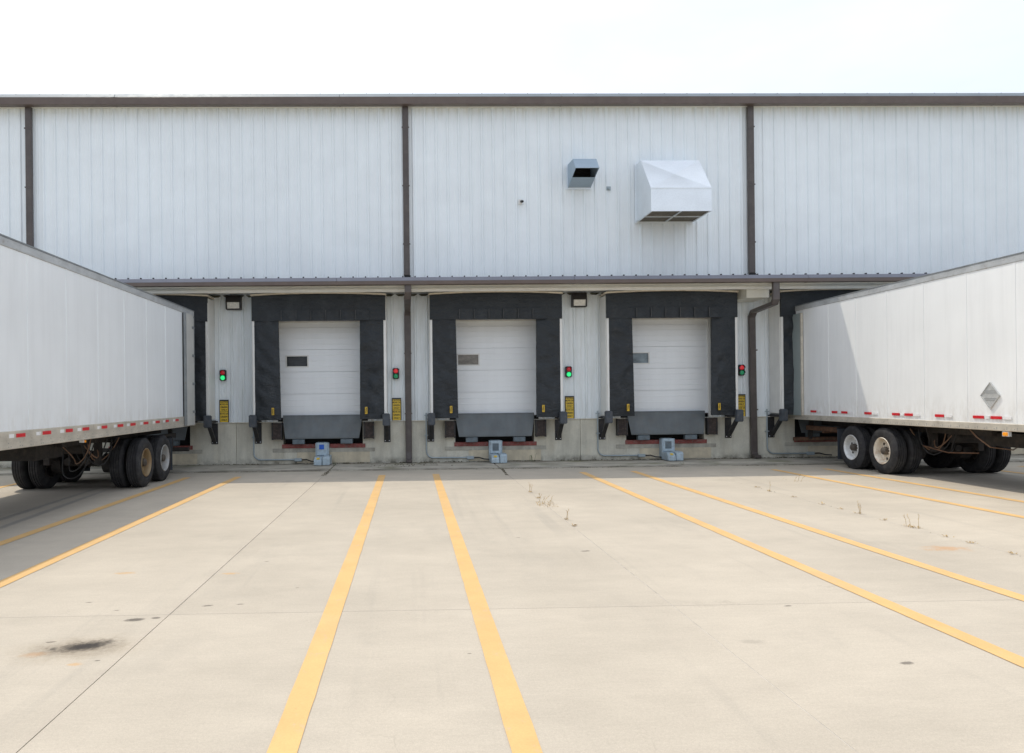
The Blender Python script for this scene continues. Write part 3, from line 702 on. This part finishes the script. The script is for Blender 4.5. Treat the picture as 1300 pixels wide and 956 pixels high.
# conduits
def make_conduit(c, right=True):
    x = c-1.89
    t = thing('conduit', (x, 20.9, 0), 'x', 'conduit', 'grey conduits down the foundation wall')
    pts = [(x, 20.93, 1.38), (x, 20.93, .33)]
    for k in range(1, 7):
        a = R(90*k/6); pts.append((x+.19*(1-math.cos(a)), 20.93, .33-.19*math.sin(a)))
    pts.append((c-.78, 20.93, .135)); MB().tube(pts, .019, 8).build('pipe', M['conduit'], t, smooth=True)
    for z in (1.30, .75): box(x-.05, x+.05, 20.905, 20.962, z, z+.025).build('pipe_clip', M['conduit'], t)
    box(c-.78, c-.58, 20.88, 20.96, .09, .175).build('junction_box', M['conduit'], t, bevel=.008)
    MB().tube([(c-.58, 20.92, .13), (c-.45, 20.88, .14), (c-.32, 20.80, .10), (c-.17, 20.75, .09)], .017, 8).build('flexible_hose', M['cable'], t, smooth=True)
    return t
cd = None
for d in (-2.41, 2.32, 7.07, 11.81):
    if cd is None: cd = make_conduit(d); o = cd
    else: o = dup(cd, (d-1.89, 20.9, 0))
    o['label'] = 'grey conduit running down and along to the restraint ' + NAMES[d]
# signal lights and signs
def make_signal(x, red, green):
    t = thing('signal_light', (x, 20.95, 2.46), 'x', 'signal light', 'red and green dock signal lights')
    box(x-.088, x+.088, 20.86, 20.955, 2.315, 2.62).build('housing', M['blackp'], t, bevel=.02, seg=2)
    for z, m_ in ((2.54, red), (2.40, green)):
        MB().lathe((x, 20.86, z), [(0, .064), (-.02, .055), (-.03, .03), (-.033, .001)], 'y', 20, False).build('lens', M[m_], t, smooth=True)
        v = MB(); 
        for k in range(9):
            a0, a1 = R(180*k/9-10+20/9*0), R(180*(k+1)/9-10)
            v.quad(*[(x+.074*math.cos(a), y, z+.074*math.sin(a)) for a, y in ((a0, 20.86), (a1, 20.86), (a1, 20.80), (a0, 20.80))])
        v.build('visor', M['blackp'], t)
    return t
SIG = [(-5.11, 'redlens', 'greenlit', 'signal light with bright green lens beside the left trailer'), (-.39, 'redlit', 'greendim', 'signal light with dim green lens left of the middle downspout'), (4.38, 'redlens', 'greenlit', 'signal light with bright green lens right of the middle door'), (9.2, 'redlit', 'greendim', 'signal light half hidden behind the edge of the right closed shelter')]
for x, r_, g_, lab in SIG: make_signal(x, r_, g_)['label'] = lab
def make_sign(x):
    t = thing('warning_sign', (x, 20.95, 1.18), 'x', 'sign', 'yellow dock warning signs')
    box(x-.128, x+.128, 20.938, 20.95, 1.172, 1.80).build('backing', M['blackp'], t)
    for z0, z1 in ((1.475, 1.758), (1.188, 1.462)): box(x-.108, x+.108, 20.932, 20.939, z0, z1).build('yellow_plate', M['yellow'], t)
    for s, z, sz, wd in (('CAUTION', 1.733, .050, .95), ('MOVE ON', 1.672, .062, .85), ('GREEN', 1.595, .066, .9), ('ONLY', 1.520, .062, .95), ('MOVE ON', 1.415, .062, .85), ('GREEN', 1.332, .066, .9), ('ONLY', 1.245, .062, .95)):
        text('lettering', s, sz, (x, 20.9305, z), M['ink'], t, width=wd)
    return t
sg = None
for x, lab in ((-5.10, 'yellow dock sign beside the left trailer shelter'), (-.38, 'yellow dock sign left of the middle downspout'), (4.405, 'yellow dock sign right of the middle door'), (9.20, 'yellow dock sign half hidden behind the right closed shelter')):
    if sg is None: sg = make_sign(x); o = sg
    else: o = dup(sg, (x, 20.95, 1.18))
    o['label'] = lab
# wall pack lights
def make_wallpack(x):
    t = thing('wall_light', (x, 20.95, 4.25), 'x', 'wall light', 'wall lights under the canopy')
    MB().prism([(20.955, 4.25), (20.955, 4.64), (20.80, 4.64), (20.76, 4.46), (20.775, 4.455), (20.815, 4.27), (20.815, 4.25)], 'x', x-.205, x+.205).build('housing', M['bronze'], t, bevel=.012)
    MB().prism([(20.762, 4.445), (20.78, 4.45), (20.81, 4.285), (20.79, 4.28)], 'x', x-.165, x+.165).build('lens', M['lamp'], t, bevel=.004)
    for k in (-1, 1): box(x+k*.185-.016, x+k*.185+.016, 20.758, 20.80, 4.26, 4.46).build('lens_guard', M['bronze'], t)
    return t
wp = make_wallpack(-4.785); wp['label'] = 'dark wall light under the canopy beside the left trailer'
dup(wp, (4.68, 20.95, 4.25), None, 'dark wall light under the canopy right of the middle door')

# hoods on the upper wall
t = thing('intake_hood', (7.1, 21, 6.6), 'large galvanised intake hood on the upper wall', 'vent hood')
xa, xb = 6.32, 7.91; P1, P2, P3, P4, P5 = (20.96, 8.20), (20.46, 8.16), (19.63, 7.19), (19.63, 6.585), (20.96, 6.625)
box(xa-.03, xb+.03, 20.945, 20.975, 6.56, 8.24).build('wall_flange', M['galv'], t)
for xx in (xa, xb): 
    m = MB(); q = [(P1[0]-.015, P1[1])]+[P2, P3, P4, (P5[0]-.015, P5[1])]
    m.prism(q, 'x', xx-.004, xx+.004); m.build('side_panel', M['galv'], t)
m = MB(); cxh = (xa+xb)/2; fy, fz = 20.46-.83*.40+.06, 8.16-.97*.40-.06
cc = (cxh+.02, fy, fz); TL, TR, BL, BR = (xa, *P2), (xb, *P2), (xa, *P3), (xb, *P3)
for a, b in ((TL, TR), (TR, BR), (BR, BL), (BL, TL)): m.quad(a, b, cc)
for k in range(4): m.quad(*[(x, y+.02, z-.02) for x, y, z in (m.v[3*k], m.v[3*k+2], m.v[3*k+1])])
m.build('sloped_panel', M['galv'], t)
m = MB(); m.box(xa, xb, P2[0], P1[0]-.02, P1[1]-.045, P1[1]-.036); m.build('top_panel', M['galv'], t)
box(xa, xb, P3[0]-.004, P3[0]+.006, P4[1], P3[1]).build('front_panel', M['galv'], t)
box(xa-.012, xb+.012, P3[0]-.016, P3[0]-.005, P3[1]-.016, P3[1]+.012).build('seam_flange', M['galv'], t)
for i in range(2):
    for j in range(2):
        a = xa+.03+i*(xb-xa-.03)/2; b = a+(xb-xa)/2-.045; y0 = P4[0]+.035+j*.66; y1 = y0+.61
        p = box(a, b, y0, y1, 6.615, 6.63).build('filter', M['screen'], t)
for a, b, y0, y1 in ((xa, xb, P4[0]+.006, P4[0]+.03), (xa, xb, P4[0]+.648, P4[0]+.692), (xa, xb, 20.90, 20.944)): box(a+.005, b-.005, y0, y1, 6.59, 6.612).build('filter_frame', M['galv'], t)
for q in (xa+.018, cxh+.006, xb-.02): box(q-.02, q+.02, P4[0]+.031, 20.899, 6.588, 6.610).build('filter_frame', M['galv'], t)
t = thing('exhaust_hood', (4.72, 21, 7.5), 'small blue-grey exhaust hood with open mouth on the upper wall', 'vent hood')
xa, xb = 4.43, 5.05
box(xa-.05, xb+.05, 20.945, 20.97, 7.52, 8.23).build('wall_flange', M['galv'], t)
q = [(20.945, 8.20), (20.26, 8.15), (19.95, 7.82), (20.945, 7.56)]
for xx in (xa, xb): MB().prism(q, 'x', xx-.006, xx+.006).build('side_panel', M['galvd'], t)
MB().prism([(20.945, 8.20), (20.26, 8.15), (20.265, 8.14), (20.945, 8.19)], 'x', xa+.006, xb-.006).build('top_panel', M['galvd'], t)
MB().prism([(20.26, 8.15), (19.95, 7.82), (19.96, 7.812), (20.268, 8.138)], 'x', xa+.006, xb-.006).build('front_panel', M['galvd'], t)
MB().prism([(20.94, 7.57), (20.94, 7.84), (20.925, 7.84), (20.40, 7.70), (20.40, 7.69)], 'x', xa+.008, xb-.008).build('inner_baffle', M['galvd'], t)
box(xa+.008, xb-.008, 20.90, 20.942, 7.845, 8.17).build('duct_opening', M['dark'], t)
for k in range(4): box(xa+.01, xb-.01, 20.86, 20.895, 7.87+k*.075, 7.885+k*.075).build('louver', M['dark'], t)
t = thing('wall_sensor', (3.115, 20.96, 7.18), 'tiny black wall sensor on a pale plate left of the hoods', 'sensor')
box(3.045, 3.155, 20.93, 20.966, 7.11, 7.25).build('mount_plate', M['white'], t, bevel=.008)
MB().tube([(3.12, 20.93, 7.19), (3.15, 20.85, 7.17)], .035, 8).build('sensor_eye', M['blackp'], t)
t = thing('pipe_stub', (5.56, 20.96, 7.54), 'small grey pipe stub on the wall between the two hoods', 'pipe stub')
MB().tube([(5.56, 20.965, 7.54), (5.56, 20.88, 7.54)], .03, 8).build('stub', M['conduit'], t)
box(5.50, 5.62, 20.955, 20.967, 7.49, 7.60).build('collar', M['conduit'], t)

# ------------------------------------------------------------------ trailers
TR, TW = .512, .27
def wheel_meshes(rim):
    """one wheel, outer face towards -x, at the origin"""
    ty = MB(); h = TW/2
    pr = [(-h+.02, .29), (-h-.002, .33), (-h-.012, .40), (-h+.006, .465), (-h+.03, .497), (-h+.045, TR)]
    gr = [-.075, -.025, .025, .075]
    for q in gr: pr += [(q-.008, TR), (q-.006, TR-.014), (q+.006, TR-.014), (q+.008, TR)]
    pr += [(h-.045, TR), (h-.03, .497), (h-.006, .465), (h+.012, .40), (h+.002, .33), (h-.02, .29)]
    ty.lathe((0, 0, 0), pr, 'x', 40, True)
    rm = MB(); rm.lathe((0, 0, 0), [(-h+.005, .300), (-h-.004, .288), (-h+.012, .270), (-h+.05, .255), (-h+.13, .247), (-h+.145, .215), (-h+.12, .14), (-h+.12, .001), (-h+.15, .001), (-h+.165, .24), (h-.01, .25), (h-.005, .300)], 'x', 32, False)
    for k in range(10):
        a = 2*math.pi*k/10; rm.lathe((-h+.12, .118*math.cos(a), .118*math.sin(a)), [(0, .016), (-.028, .016), (-.03, .001)], 'x', 6, False)
    hl = MB()
    for k in range(5):
        a = 2*math.pi*(k+.5)/5; hl.lathe((-h+.126, .178*math.cos(a), .178*math.sin(a)), [(0, .030), (-.006, .030), (-.006, .001)], 'x', 10, False)
    hb = MB(); hb.lathe((0, 0, 0), [(-h+.125, .088), (-h+.03, .082), (-h+.01, .06), (-h+.005, .001)], 'x', 18, False)
    return ty, rm, hl, hb
WPROTO = {}
def wheel(trailer, x, y, flip, rim):
    wl = sub('wheel', trailer); o = ORG[trailer.name]; wl.location = Vector((x, y, TR))-Vector(o)
    if flip: wl.rotation_euler = (0, 0, math.pi)
    wl.rotation_euler.rotate_axis('X', random.uniform(0, 6.28))
    if rim not in WPROTO:
        ms = []
        for mb, nm, mt, sm in zip(wheel_meshes(rim), ('tyre', 'rim', 'hand_hole', 'hub'), (M['tyre'], M[rim], M['dark'], M['hub']), (1, 1, 0, 1)):
            ob = mb.build(nm, mt, None, smooth=bool(sm)); ms.append((nm, ob.data)); bpy.data.objects.remove(ob)
        WPROTO[rim] = ms
    for nm, me in WPROTO[rim]:
        ob = bpy.data.objects.new(nm, me); COL.objects.link(ob); ob.parent = wl
    return wl
def trailer(label, sx, sg, rear, front, zb, zr, zt, seams, paint, axles, rims, tapes, tape_z, door, doormat, white_off, rail_split):
    t = thing('semi_trailer', (sx+sg*1.3, (rear+front)/2, 0), label, 'trailer')
    X = lambda d: sx+sg*d
    W = 2.6
    # near side sheets, seam by seam
    for a, b in zip(seams, seams[1:]):
        box(X(0), X(.03), b+.003, a-.003, zr, zt-.13).build('side_panel', paint, t)
        box(X(-.006), X(0), b-.028, b+.028, zr+.01, zt-.14).build('seam_post', paint, t)
    box(X(W-.03), X(W), front, rear-.02, zr, zt-.13).build('side_wall', paint, t)
    box(X(.0), X(W), front-.03, front, zb, zt-.01).build('front_wall', paint, t)
    MB().prism([(X(.02), zt-.02), (X(W/2), zt+.004), (X(W-.02), zt-.02), (X(W-.02), zt-.05), (X(.02), zt-.05)], 'y', front, rear-.02).build('roof', M['railtop'], t)
    box(X(.02), X(W-.02), front, rear-.02, zb+.10, zb+.14).build('floor', M['chassis'], t)
    for d0, d1 in ((-.014, .05), (W-.05, W+.014)):
        box(X(d0), X(d1), front, rear-.01, zt-.14, zt-.012).build('top_rail', M['railtop'], t, bevel=.01)
        box(X(d0-.006 if d0 < 0 else d0), X(d1 if d0 < 0 else d1+.006), front, rear-.01, zt-.016, zt+.006).build('top_edge', M['raild'], t)
        box(X(d0), X(d1), front, rear-.005, zb, zr+.012).build('bottom_rail', M['rail'], t, bevel=.008)
    if rail_split: box(X(-.0185), X(-.013), front, rear-.005, zr-.115, zr-.102).build('rail_bead', M['rail'], t)
    # rear frame and folded doors
    for d0, d1 in ((.0, .10), (W-.10, W)): box(X(d0), X(d1), seams[0]+.003 if sg < 0 else rear-.04, rear+.05, zr if sg < 0 else zb, zt-.14 if sg < 0 else zt).build('corner_post', M['raild'], t)
    box(X(.1), X(W-.1), rear-.04, rear+.05, zt-.16, zt).build('rear_header', M['raild'], t); box(X(.1), X(W-.1), rear-.04, rear+.05, zb, zb+.16).build('rear_sill', M['rust'], t)
    y0, y1, z0, z1 = door
    for side in (0, 1):
        dd = (-.075, -.035) if side == 0 else (W+.035, W+.075)
        q = MB(); c = .10; f = [(y0, z0), (y0, z1), (y1-c, z1), (y1, z1-c), (y1, z0)]
        q.prism([(a, b) for a, b in f], 'x', X(dd[0]), X(dd[1])); dr = q.build('rear_door', doormat, t, bevel=.005)
        if side == 0:
            box(X(-.085), X(-.028), y0-.02, y0+.024, z0, z1).build('door_edge', M['rail'] if sg > 0 else M['raild'], dr)
            for z in (z0+.3, z0+1.0, z0+1.7, z0+2.4): box(X(-.09), X(-.076), y1-.16, y1+.02, z, z+.06).build('hinge', M['raild'], dr)
    # rivets
    rv_ = MB(); rp_ = MB()
    def rivet(y, z, d, r=.006, q=None):
        rv = q or rv_; i = len(rv.v); rv.v += [(X(d), y-r, z), (X(d), y, z-r), (X(d), y+r, z), (X(d), y, z+r), (X(d-.0035), y, z)]; rv.f += [(i, i+1, i+4), (i+1, i+2, i+4), (i+2, i+3, i+4), (i+3, i, i+4)]
    for s_ in seams[1:]:
        z = zr+.05
        while z < zt-.16:
            for dy in (-.02, .02): rivet(s_+dy, z, -.0062, .006, rp_)
            z += .085
    y = front+.1
    while y < rear-.1:
        for dy, z in ((-.03, zb+.035), (.03, zb+.035), (-.03, zb+.085 if rail_split else zb+.06)): rivet(y+dy, z, -.0145, .011)
        rivet(y, zt-.06, -.0145); y += .305 if rail_split else .23
    rv_.build('rail_rivet', M['raild'], t, kind='stuff'); rp_.build('panel_rivet', paint, t, kind='stuff')
    # conspicuity tape
    pb = -99
    for (a, b) in sorted(tapes):
        x1 = X(-.0145) if tape_z < zr else X(-.0065)
        box(X(-.019), x1, a, b, tape_z-.026, tape_z+.026).build('red_tape', M['taper'], t)
        if a-white_off[1]-max(pb+.03, a-white_off[0]) > .05: box(X(-.018), x1, max(pb+.03, a-white_off[0]), a-white_off[1], tape_z-.026, tape_z+.026).build('white_tape', M['tapew'], t)
        pb = b
    # underframe
    cm = box(X(.05), X(W-.05), -.02, .02, zb-.005, zb+.098); cmo = None
    y = front+.3
    while y < rear-.2:
        if cmo is None: cmo = cm.build('crossmember', M['chassis'], t); cmo.location = (0, y-0, 0)
        else: k = cmo.copy(); COL.objects.link(k); k.parent = t; k.location = (0, y, 0)
        y += .42
    for d in (.72, W-.72-.1): box(X(d), X(d+.1), min(axles)-2.3, rear-.4, zb-.17, zb-.006).build('slider_rail', M['chassis'], t)
    for ai, ya in enumerate(axles):
        MB().tube([(X(.35), ya, TR), (X(W-.35), ya, TR)], .062, 12).build('axle', M['chassis'], t, smooth=True)
        for d in (.80, W-.80):
            MB().lathe((X(d-.02 if d < 1 else d+.02), ya, TR), [(-.10, .001), (-.10, .20), (.10, .21), (.10, .001)], 'x', 24, False).build('brake_drum', M['chassis'], t, smooth=True)
            box(X(d-.045), X(d+.045), ya-.50, ya+.50, TR+.08, TR+.15).build('leaf_spring', M['chassis'], t)
            box(X(d-.06), X(d+.06), ya-.62, ya-.48, TR+.02, zb-.17).build('spring_hanger', M['chassis'], t)
            MB().lathe((X(d+.30*(1 if d < 1.3 else -1)), ya-.26, TR+.06), [(-.10, .001), (-.10, .075), (-.02, .085), (.02, .085), (.10, .072), (.10, .001)], 'y', 14, False).build('brake_chamber', M['rust'] if ai else M['chassis'], t, smooth=True)
        for side in (0, 1):
            for dual in (0, 1):
                d = .02+TW/2+dual*.335; d = d if side == 0 else W-d
                out = (sg > 0) == (side == 0)          # outer face towards -x
                wheel(t, X(d), ya, (not out) if dual == 0 else out, rims[ai] if dual == 0 else 'chassis')
    ax0, ax1 = min(axles), max(axles)
    for d in (.05, W-.65): box(X(d), X(d+.60), ax1+.60, ax1+.615, .18, .92).build('mud_flap', M['flap'], t); box(X(d), X(d+.62), ax1+.616, ax1+.65, .90, .96).build('flap_bracket', M['black'], t)
    box(X(.15), X(W-.15), rear-.06, rear+.04, .50, .60).build('impact_guard', M['rust'] if sg > 0 else M['chassis'], t, bevel=.01)
    for d in (.6, W-.7): MB().bar([(X(d), rear-.02, .56), (X(d), rear-.10, zb)], .09, .09).build('guard_post', M['chassis'], t)
    for d in (.45, W-.5): box(X(d), X(d+.08), rear-1.6, rear-.1, zb-.30, zb-.18).build('frame_rail', M['rust'] if sg > 0 else M['chassis'], t)
    box(X(.5), X(W-.5), rear-.9, rear-.82, zb-.36, zb-.20).build('frame_beam', M['rust'] if sg > 0 else M['chassis'], t)
    box(X(.9), X(1.7), ax0-2.9, ax0-1.9, zb-.36, zb-.10).build('tool_box', M['chassis'], t)
    MB().lathe((X(1.3), ax0-.95, zb-.25), [(-.4, .001), (-.4, .10), (-.36, .13), (.36, .13), (.4, .10), (.4, .001)], 'x', 16, False).build('air_tank', M['chassis'], t, smooth=True)
    # hoses
    for k in range(5):
        d = .5+.16*k; pts = []
        for j in range(9):
            u = j/8; pts.append((X(d+.25*math.sin(u*3+k)), ax0-.75+.55*u-.1*k, zb-.02-(.42+.08*(k % 3))*math.sin(math.pi*u)-.08*u))
        MB().tube(pts, .012, 6).build('air_hose', M['hose'] if k % 2 else M['cable'], t, smooth=True)
    # landing gear
    for d in (.45, W-.55):
        box(X(d), X(d+.11), front+2.6, front+2.72, .06, zb).build('landing_leg', M['chassis'], t); box(X(d-.06), X(d+.17), front+2.53, front+2.79, .0, .05).build('landing_shoe', M['chassis'], t)
    return t, X
# left trailer (its right side faces the camera)
sL = [18.52]+[18.52-1.235*k for k in range(1, 11)]
ts = [(a*1.028, b*1.028) for a, b in ((10.415, 10.658), (11.153, 11.41), (11.894, 12.134), (12.496, 12.752), (13.266, 13.501), (13.985, 14.247), (14.62, 14.88), (15.33, 15.602), (16.051, 16.302), (16.71, 16.913), (17.406, 17.627))]
ts = [(ts[0][0]-.76*k, ts[0][0]-.76*k+.25) for k in range(4, 0, -1)]+ts
tL, XL = trailer('white box trailer on the left with red tape along its cream rail', -5.50, -1, 19.52, sL[-1], 1.155, 1.395, 4.065, sL, M['van'], (16.02, 17.22), ('rimg', 'rims'), ts, 1.337, (18.56, 19.25, 1.18, 3.93), M['doorskin'], (.19, .06), True)
m = MB(); m.lathe((-5.55, 13.05, 1.125), [(-.02, .001), (-.02, .022), (.03, .022), (.03, .001)], 'x', 10, False)
m.build('marker_light', M['amber'], tL); box(-5.60, -5.53, 12.98, 13.02, 1.105, 1.15).build('lamp_bracket', M['galv'], tL)
# coiled gladhand hoses hanging in front of the left axle
for k in range(3):
    pts = []
    for j in range(15):
        u = j/14; pts.append((-6.75+.75*u+.05*math.sin(9*u+k), 14.6+.25*math.sin(5*u+k), 1.1-(.50+.12*k)*math.sin(math.pi*u)**.8))
    MB().tube(pts, .011, 6).build('air_hose', M['cable'] if k else M['hose'], tL, smooth=True)
box(-6.15, -6.0, 18.1, 18.28, .80, .86).build('blue_fitting', M['blue'], tL)
# right trailer (its left side faces the camera)
sR = [20.9, 19.87, 18.704, 17.544, 16.377, 15.188, 13.996, 12.845]; sR = sR+[12.845-1.17*k for k in range(1, 7)]
tr = [(19.264, 19.529), (18.307, 18.535), (17.88, 18.12), (16.93, 17.187), (15.938, 16.184), (15.517, 15.769), (14.594, 14.84), (13.561, 13.821), (13.142, 13.393), (11.9, 12.15), (11.4, 11.65), (10.5, 10.75), (9.2, 9.45)]
tR, XR = trailer('white box trailer on the right with a diamond placard holder on its side', 10.42, 1, 20.75, sR[-1], 1.105, 1.225, 4.16, sR, M['vanr'], (16.62, 17.80), ('rimr', 'rimw'), tr, 1.337, (19.86, 20.98, 1.22, 3.93), M['liner'], (.22, .03), False)
box(10.40, 10.46, 13.02, 13.13, 1.02, 1.085).build('marker_light', M['amber'], tR, bevel=.012); box(10.42, 10.47, 13.0, 13.15, 1.012, 1.10).build('lamp_bracket', M['galv'], tR)
pl = MB(); cy, cz = 13.39, 1.732
for d0, d1, rr_ in ((10.398, 10.404, .235),):
    pl.v = [(d0, cy, cz+rr_), (d0, cy-rr_*.93, cz), (d0, cy, cz-rr_), (d0, cy+rr_*.93, cz), (d1+.012, cy, cz+rr_), (d1+.012, cy-rr_*.93, cz), (d1+.012, cy, cz-rr_), (d1+.012, cy+rr_*.93, cz)]
    pl.f = [(0, 1, 2, 3), (4, 7, 6, 5), (0, 4, 5, 1), (1, 5, 6, 2), (2, 6, 7, 3), (3, 7, 4, 0)]
ph = pl.build('placard_holder', M['placard'], tR)
for z, ln in ((.075, .12), (.04, .15), (-.06, .14), (-.09, .11)): box(10.394, 10.3975, cy-ln, cy+ln, cz+z, cz+z+.012).build('flip_panel_edge', M['inkg'], ph)
for a in range(4):
    vx = [(0, 1), (-1, 0), (0, -1), (1, 0)]; p0, p1 = vx[a], vx[(a+1) % 4]
    MB().bar([(10.395, cy+p0[0]*.22, cz+p0[1]*.235), (10.395, cy+p1[0]*.22, cz+p1[1]*.235)], .016, .010).build('holder_rim', M['placard'], ph)
for k in range(4):
    pts = [(10.62+.03*k, 12.9-.1*k, 1.10), (10.60+.02*k, 12.80-.05*k, .98-.03*k), (10.58, 12.5-.12*k, .93-.05*k), (10.6, 11.9, 1.0), (10.62, 11.3, 1.1)]
    MB().tube(pts, .013, 6).build('air_hose', M['cable'], tR, smooth=True)
MB().tube([(10.72, 14.35, 1.1), (10.75, 14.2, .95), (10.85, 13.98, .76), (11.3, 14.0, .70), (11.9, 14.6, .72)], .012, 7).build('air_hose', M['hose'], tR, smooth=True)
MB().tube([(10.95, 16.0, .66), (11.0, 15.3, .56), (11.1, 14.6, .60)], .013, 6).build('air_hose', M['rust'], tR, smooth=True)

# ------------------------------------------------------------------ weeds and dirt
def stalk(m, x, y, h, r, lean):
    p = Vector((x, y, 0)); pts = [p+Vector((lean[0]*u*u*h, lean[1]*u*u*h, h*u)) for u in (0, .35, .7, 1)]
    m.tube(pts, [r, r*.85, r*.6, r*.25], 4)
def leaf(m, x, y, z, a, ln, wd, up):
    d = Vector((math.cos(a), math.sin(a), 0)); s = Vector((-d.y, d.x, 0)); p = Vector((x, y, z))
    q = [p-s*wd*.2, p+d*ln*.5+s*wd*.5+Vector((0, 0, up*ln*.6)), p+d*ln+Vector((0, 0, up*ln*.75)), p+d*ln*.5-s*wd*.5+Vector((0, 0, up*ln*.6))]
    m.quad(*q)
def weed(x, y, stalks, h, label, mat='dryweed', spread=.05, leaves=6, seeds=True):
    t = thing('weed', (x, y, 0), label, 'weed', 'weeds growing in the yard joints')
    m = MB(); rnd = random.Random(int(x*1000+y*77))
    for k in range(stalks):
        px, py = x+rnd.uniform(-spread, spread)*.4, y+rnd.uniform(-spread, spread); hh = h*.68*rnd.uniform(.7, 1.05); ln = (rnd.uniform(-.25, .25) if spread < .3 else rnd.uniform(.3, .9), rnd.uniform(-.2, .2))
        stalk(m, px, py, hh, .0032, ln)
        if seeds:
            for j in range(5):
                u = .55+.09*j; leaf(m, px+ln[0]*u*u*hh, py+ln[1]*u*u*hh, hh*u, rnd.uniform(0, 6.3), .022, .010, .8)
    if m.v: m.build('stem', M[mat], t)
    l = MB()
    for k in range(leaves*3):
        leaf(l, x+rnd.uniform(-spread, spread)*.5, y+rnd.uniform(-spread, spread), .004, rnd.uniform(0, 6.3), rnd.uniform(.02, .05), .012, rnd.uniform(.1, 1.0))
    l.build('foliage', M[mat], t)
weed(2.24, 14.25, 3, .26, 'upright dry weed nearest the middle restraint in the joint')
weed(2.25, 13.4, 1, .12, 'tiny tuft between two dry weeds in the middle joint', leaves=5)
weed(2.25, 12.6, 5, .22, 'spreading straw-yellow weed patch in the middle joint', spread=.32, leaves=22)
weed(2.26, 11.05, 2, .28, 'two thin dry stalks in the joint right of centre', leaves=4)
weed(2.26, 10.5, 0, .1, 'low scrap of weed at the front of the middle weeds', leaves=6)
weed(6.66, 10.08, 1, .30, 'straight dry stalk, leftmost of three in the right joint', leaves=3)
weed(6.67, 10.0, 1, .28, 'leaning dry stalk, middle of three in the right joint', leaves=5)
weed(6.72, 9.93, 1, .29, 'straight dry stalk, rightmost of three in the right joint', leaves=4)
weed(6.66, 11.2, 3, .30, 'tall bushy dry stalk behind the three thin stalks', leaves=4)
weed(6.62, 13.9, 1, .30, 'lone thin stalk farthest back in the right joint', leaves=5)
for k, (yy, lab) in enumerate(((14.5, 'low weed scrap at the back of the right joint'), (13.1, 'low weed scrap behind the bushy stalk in the right joint'), (12.2, 'low twin weed tuft behind the tall bushy stalk'), (11.65, 'low weed tuft just behind the tall bushy stalk'), (10.6, 'low weed tuft between the bushy and three thin stalks'), (9.3, 'low weed scrap just in front of the three stalks'), (8.9, 'low weed scrap left of the rust stain'), (8.3, 'low weed scrap at the front of the right joint'))):
    weed(6.66, yy, 0, .1, lab, leaves=4, spread=.07)
weed(7.95, 15.6, 3, .22, 'sprawling pale weed beside the right trailer wheels', leaves=3, spread=.35)
weed(-2.06, 20.35, 4, .20, 'leafy green weed beside the restraint with the blue sticker', 'green', .09, 16, False)
weed(6.98, 19.4, 3, .14, 'leafy green weed in front of the right restraint', 'green', .10, 16, False)
weed(3.3, 20.75, 6, .36, 'thin green weed against the wall right of the middle restraint', 'green', .16, 3, True)
weed(5.25, 19.1, 2, .08, 'small green sprout in the apron joint under the right door', 'green', .12, 6, False)
ms = MB(); rnd = random.Random(5)
def clump(x, y, z, r):
    i = len(ms.v); n = 6
    ms.v += [(x+r*math.cos(6.283*k/n)*rnd.uniform(.6, 1.3), y+.6*r*math.sin(6.283*k/n)*rnd.uniform(.6, 1.2), z-.004) for k in range(n)]+[(x+rnd.uniform(-.2, .2)*r, y, z+r*rnd.uniform(.25, .7))]
    ms.f += [(i+k, i+(k+1) % n, i+n) for k in range(n)]
for k in range(900):
    x = rnd.uniform(-12, 18)
    if noise.noise(Vector((x*.7, 3, 0))) > -.1: clump(x, 20.94-abs(rnd.gauss(0, .03)), .02, rnd.uniform(.012, .045))
for k in range(520):
    x = rnd.uniform(-12, 18)
    if noise.noise(Vector((x*.6, 9, 0))) > -.05: clump(x, 18.95+rnd.gauss(0, .012), .0, rnd.uniform(.01, .028))
for k in range(130):
    y = rnd.uniform(17.4, 19.6); clump(2.23+rnd.gauss(0, .02)+.05*(y-18), y, .0, rnd.uniform(.01, .03)); y = rnd.uniform(17.8, 20.2); clump(-2.05+rnd.gauss(0, .03), y, .0, rnd.uniform(.01, .03))
for k in range(60): clump(6.66+rnd.gauss(0, .012), rnd.uniform(7.8, 16.5), -.004, rnd.uniform(.006, .018))
for k in range(90): clump(-.1+rnd.gauss(0, .5), 20.3+rnd.gauss(0, .3), .018, rnd.uniform(.01, .03))
tag(ms.build('ground_moss', M['moss']), kind='stuff')
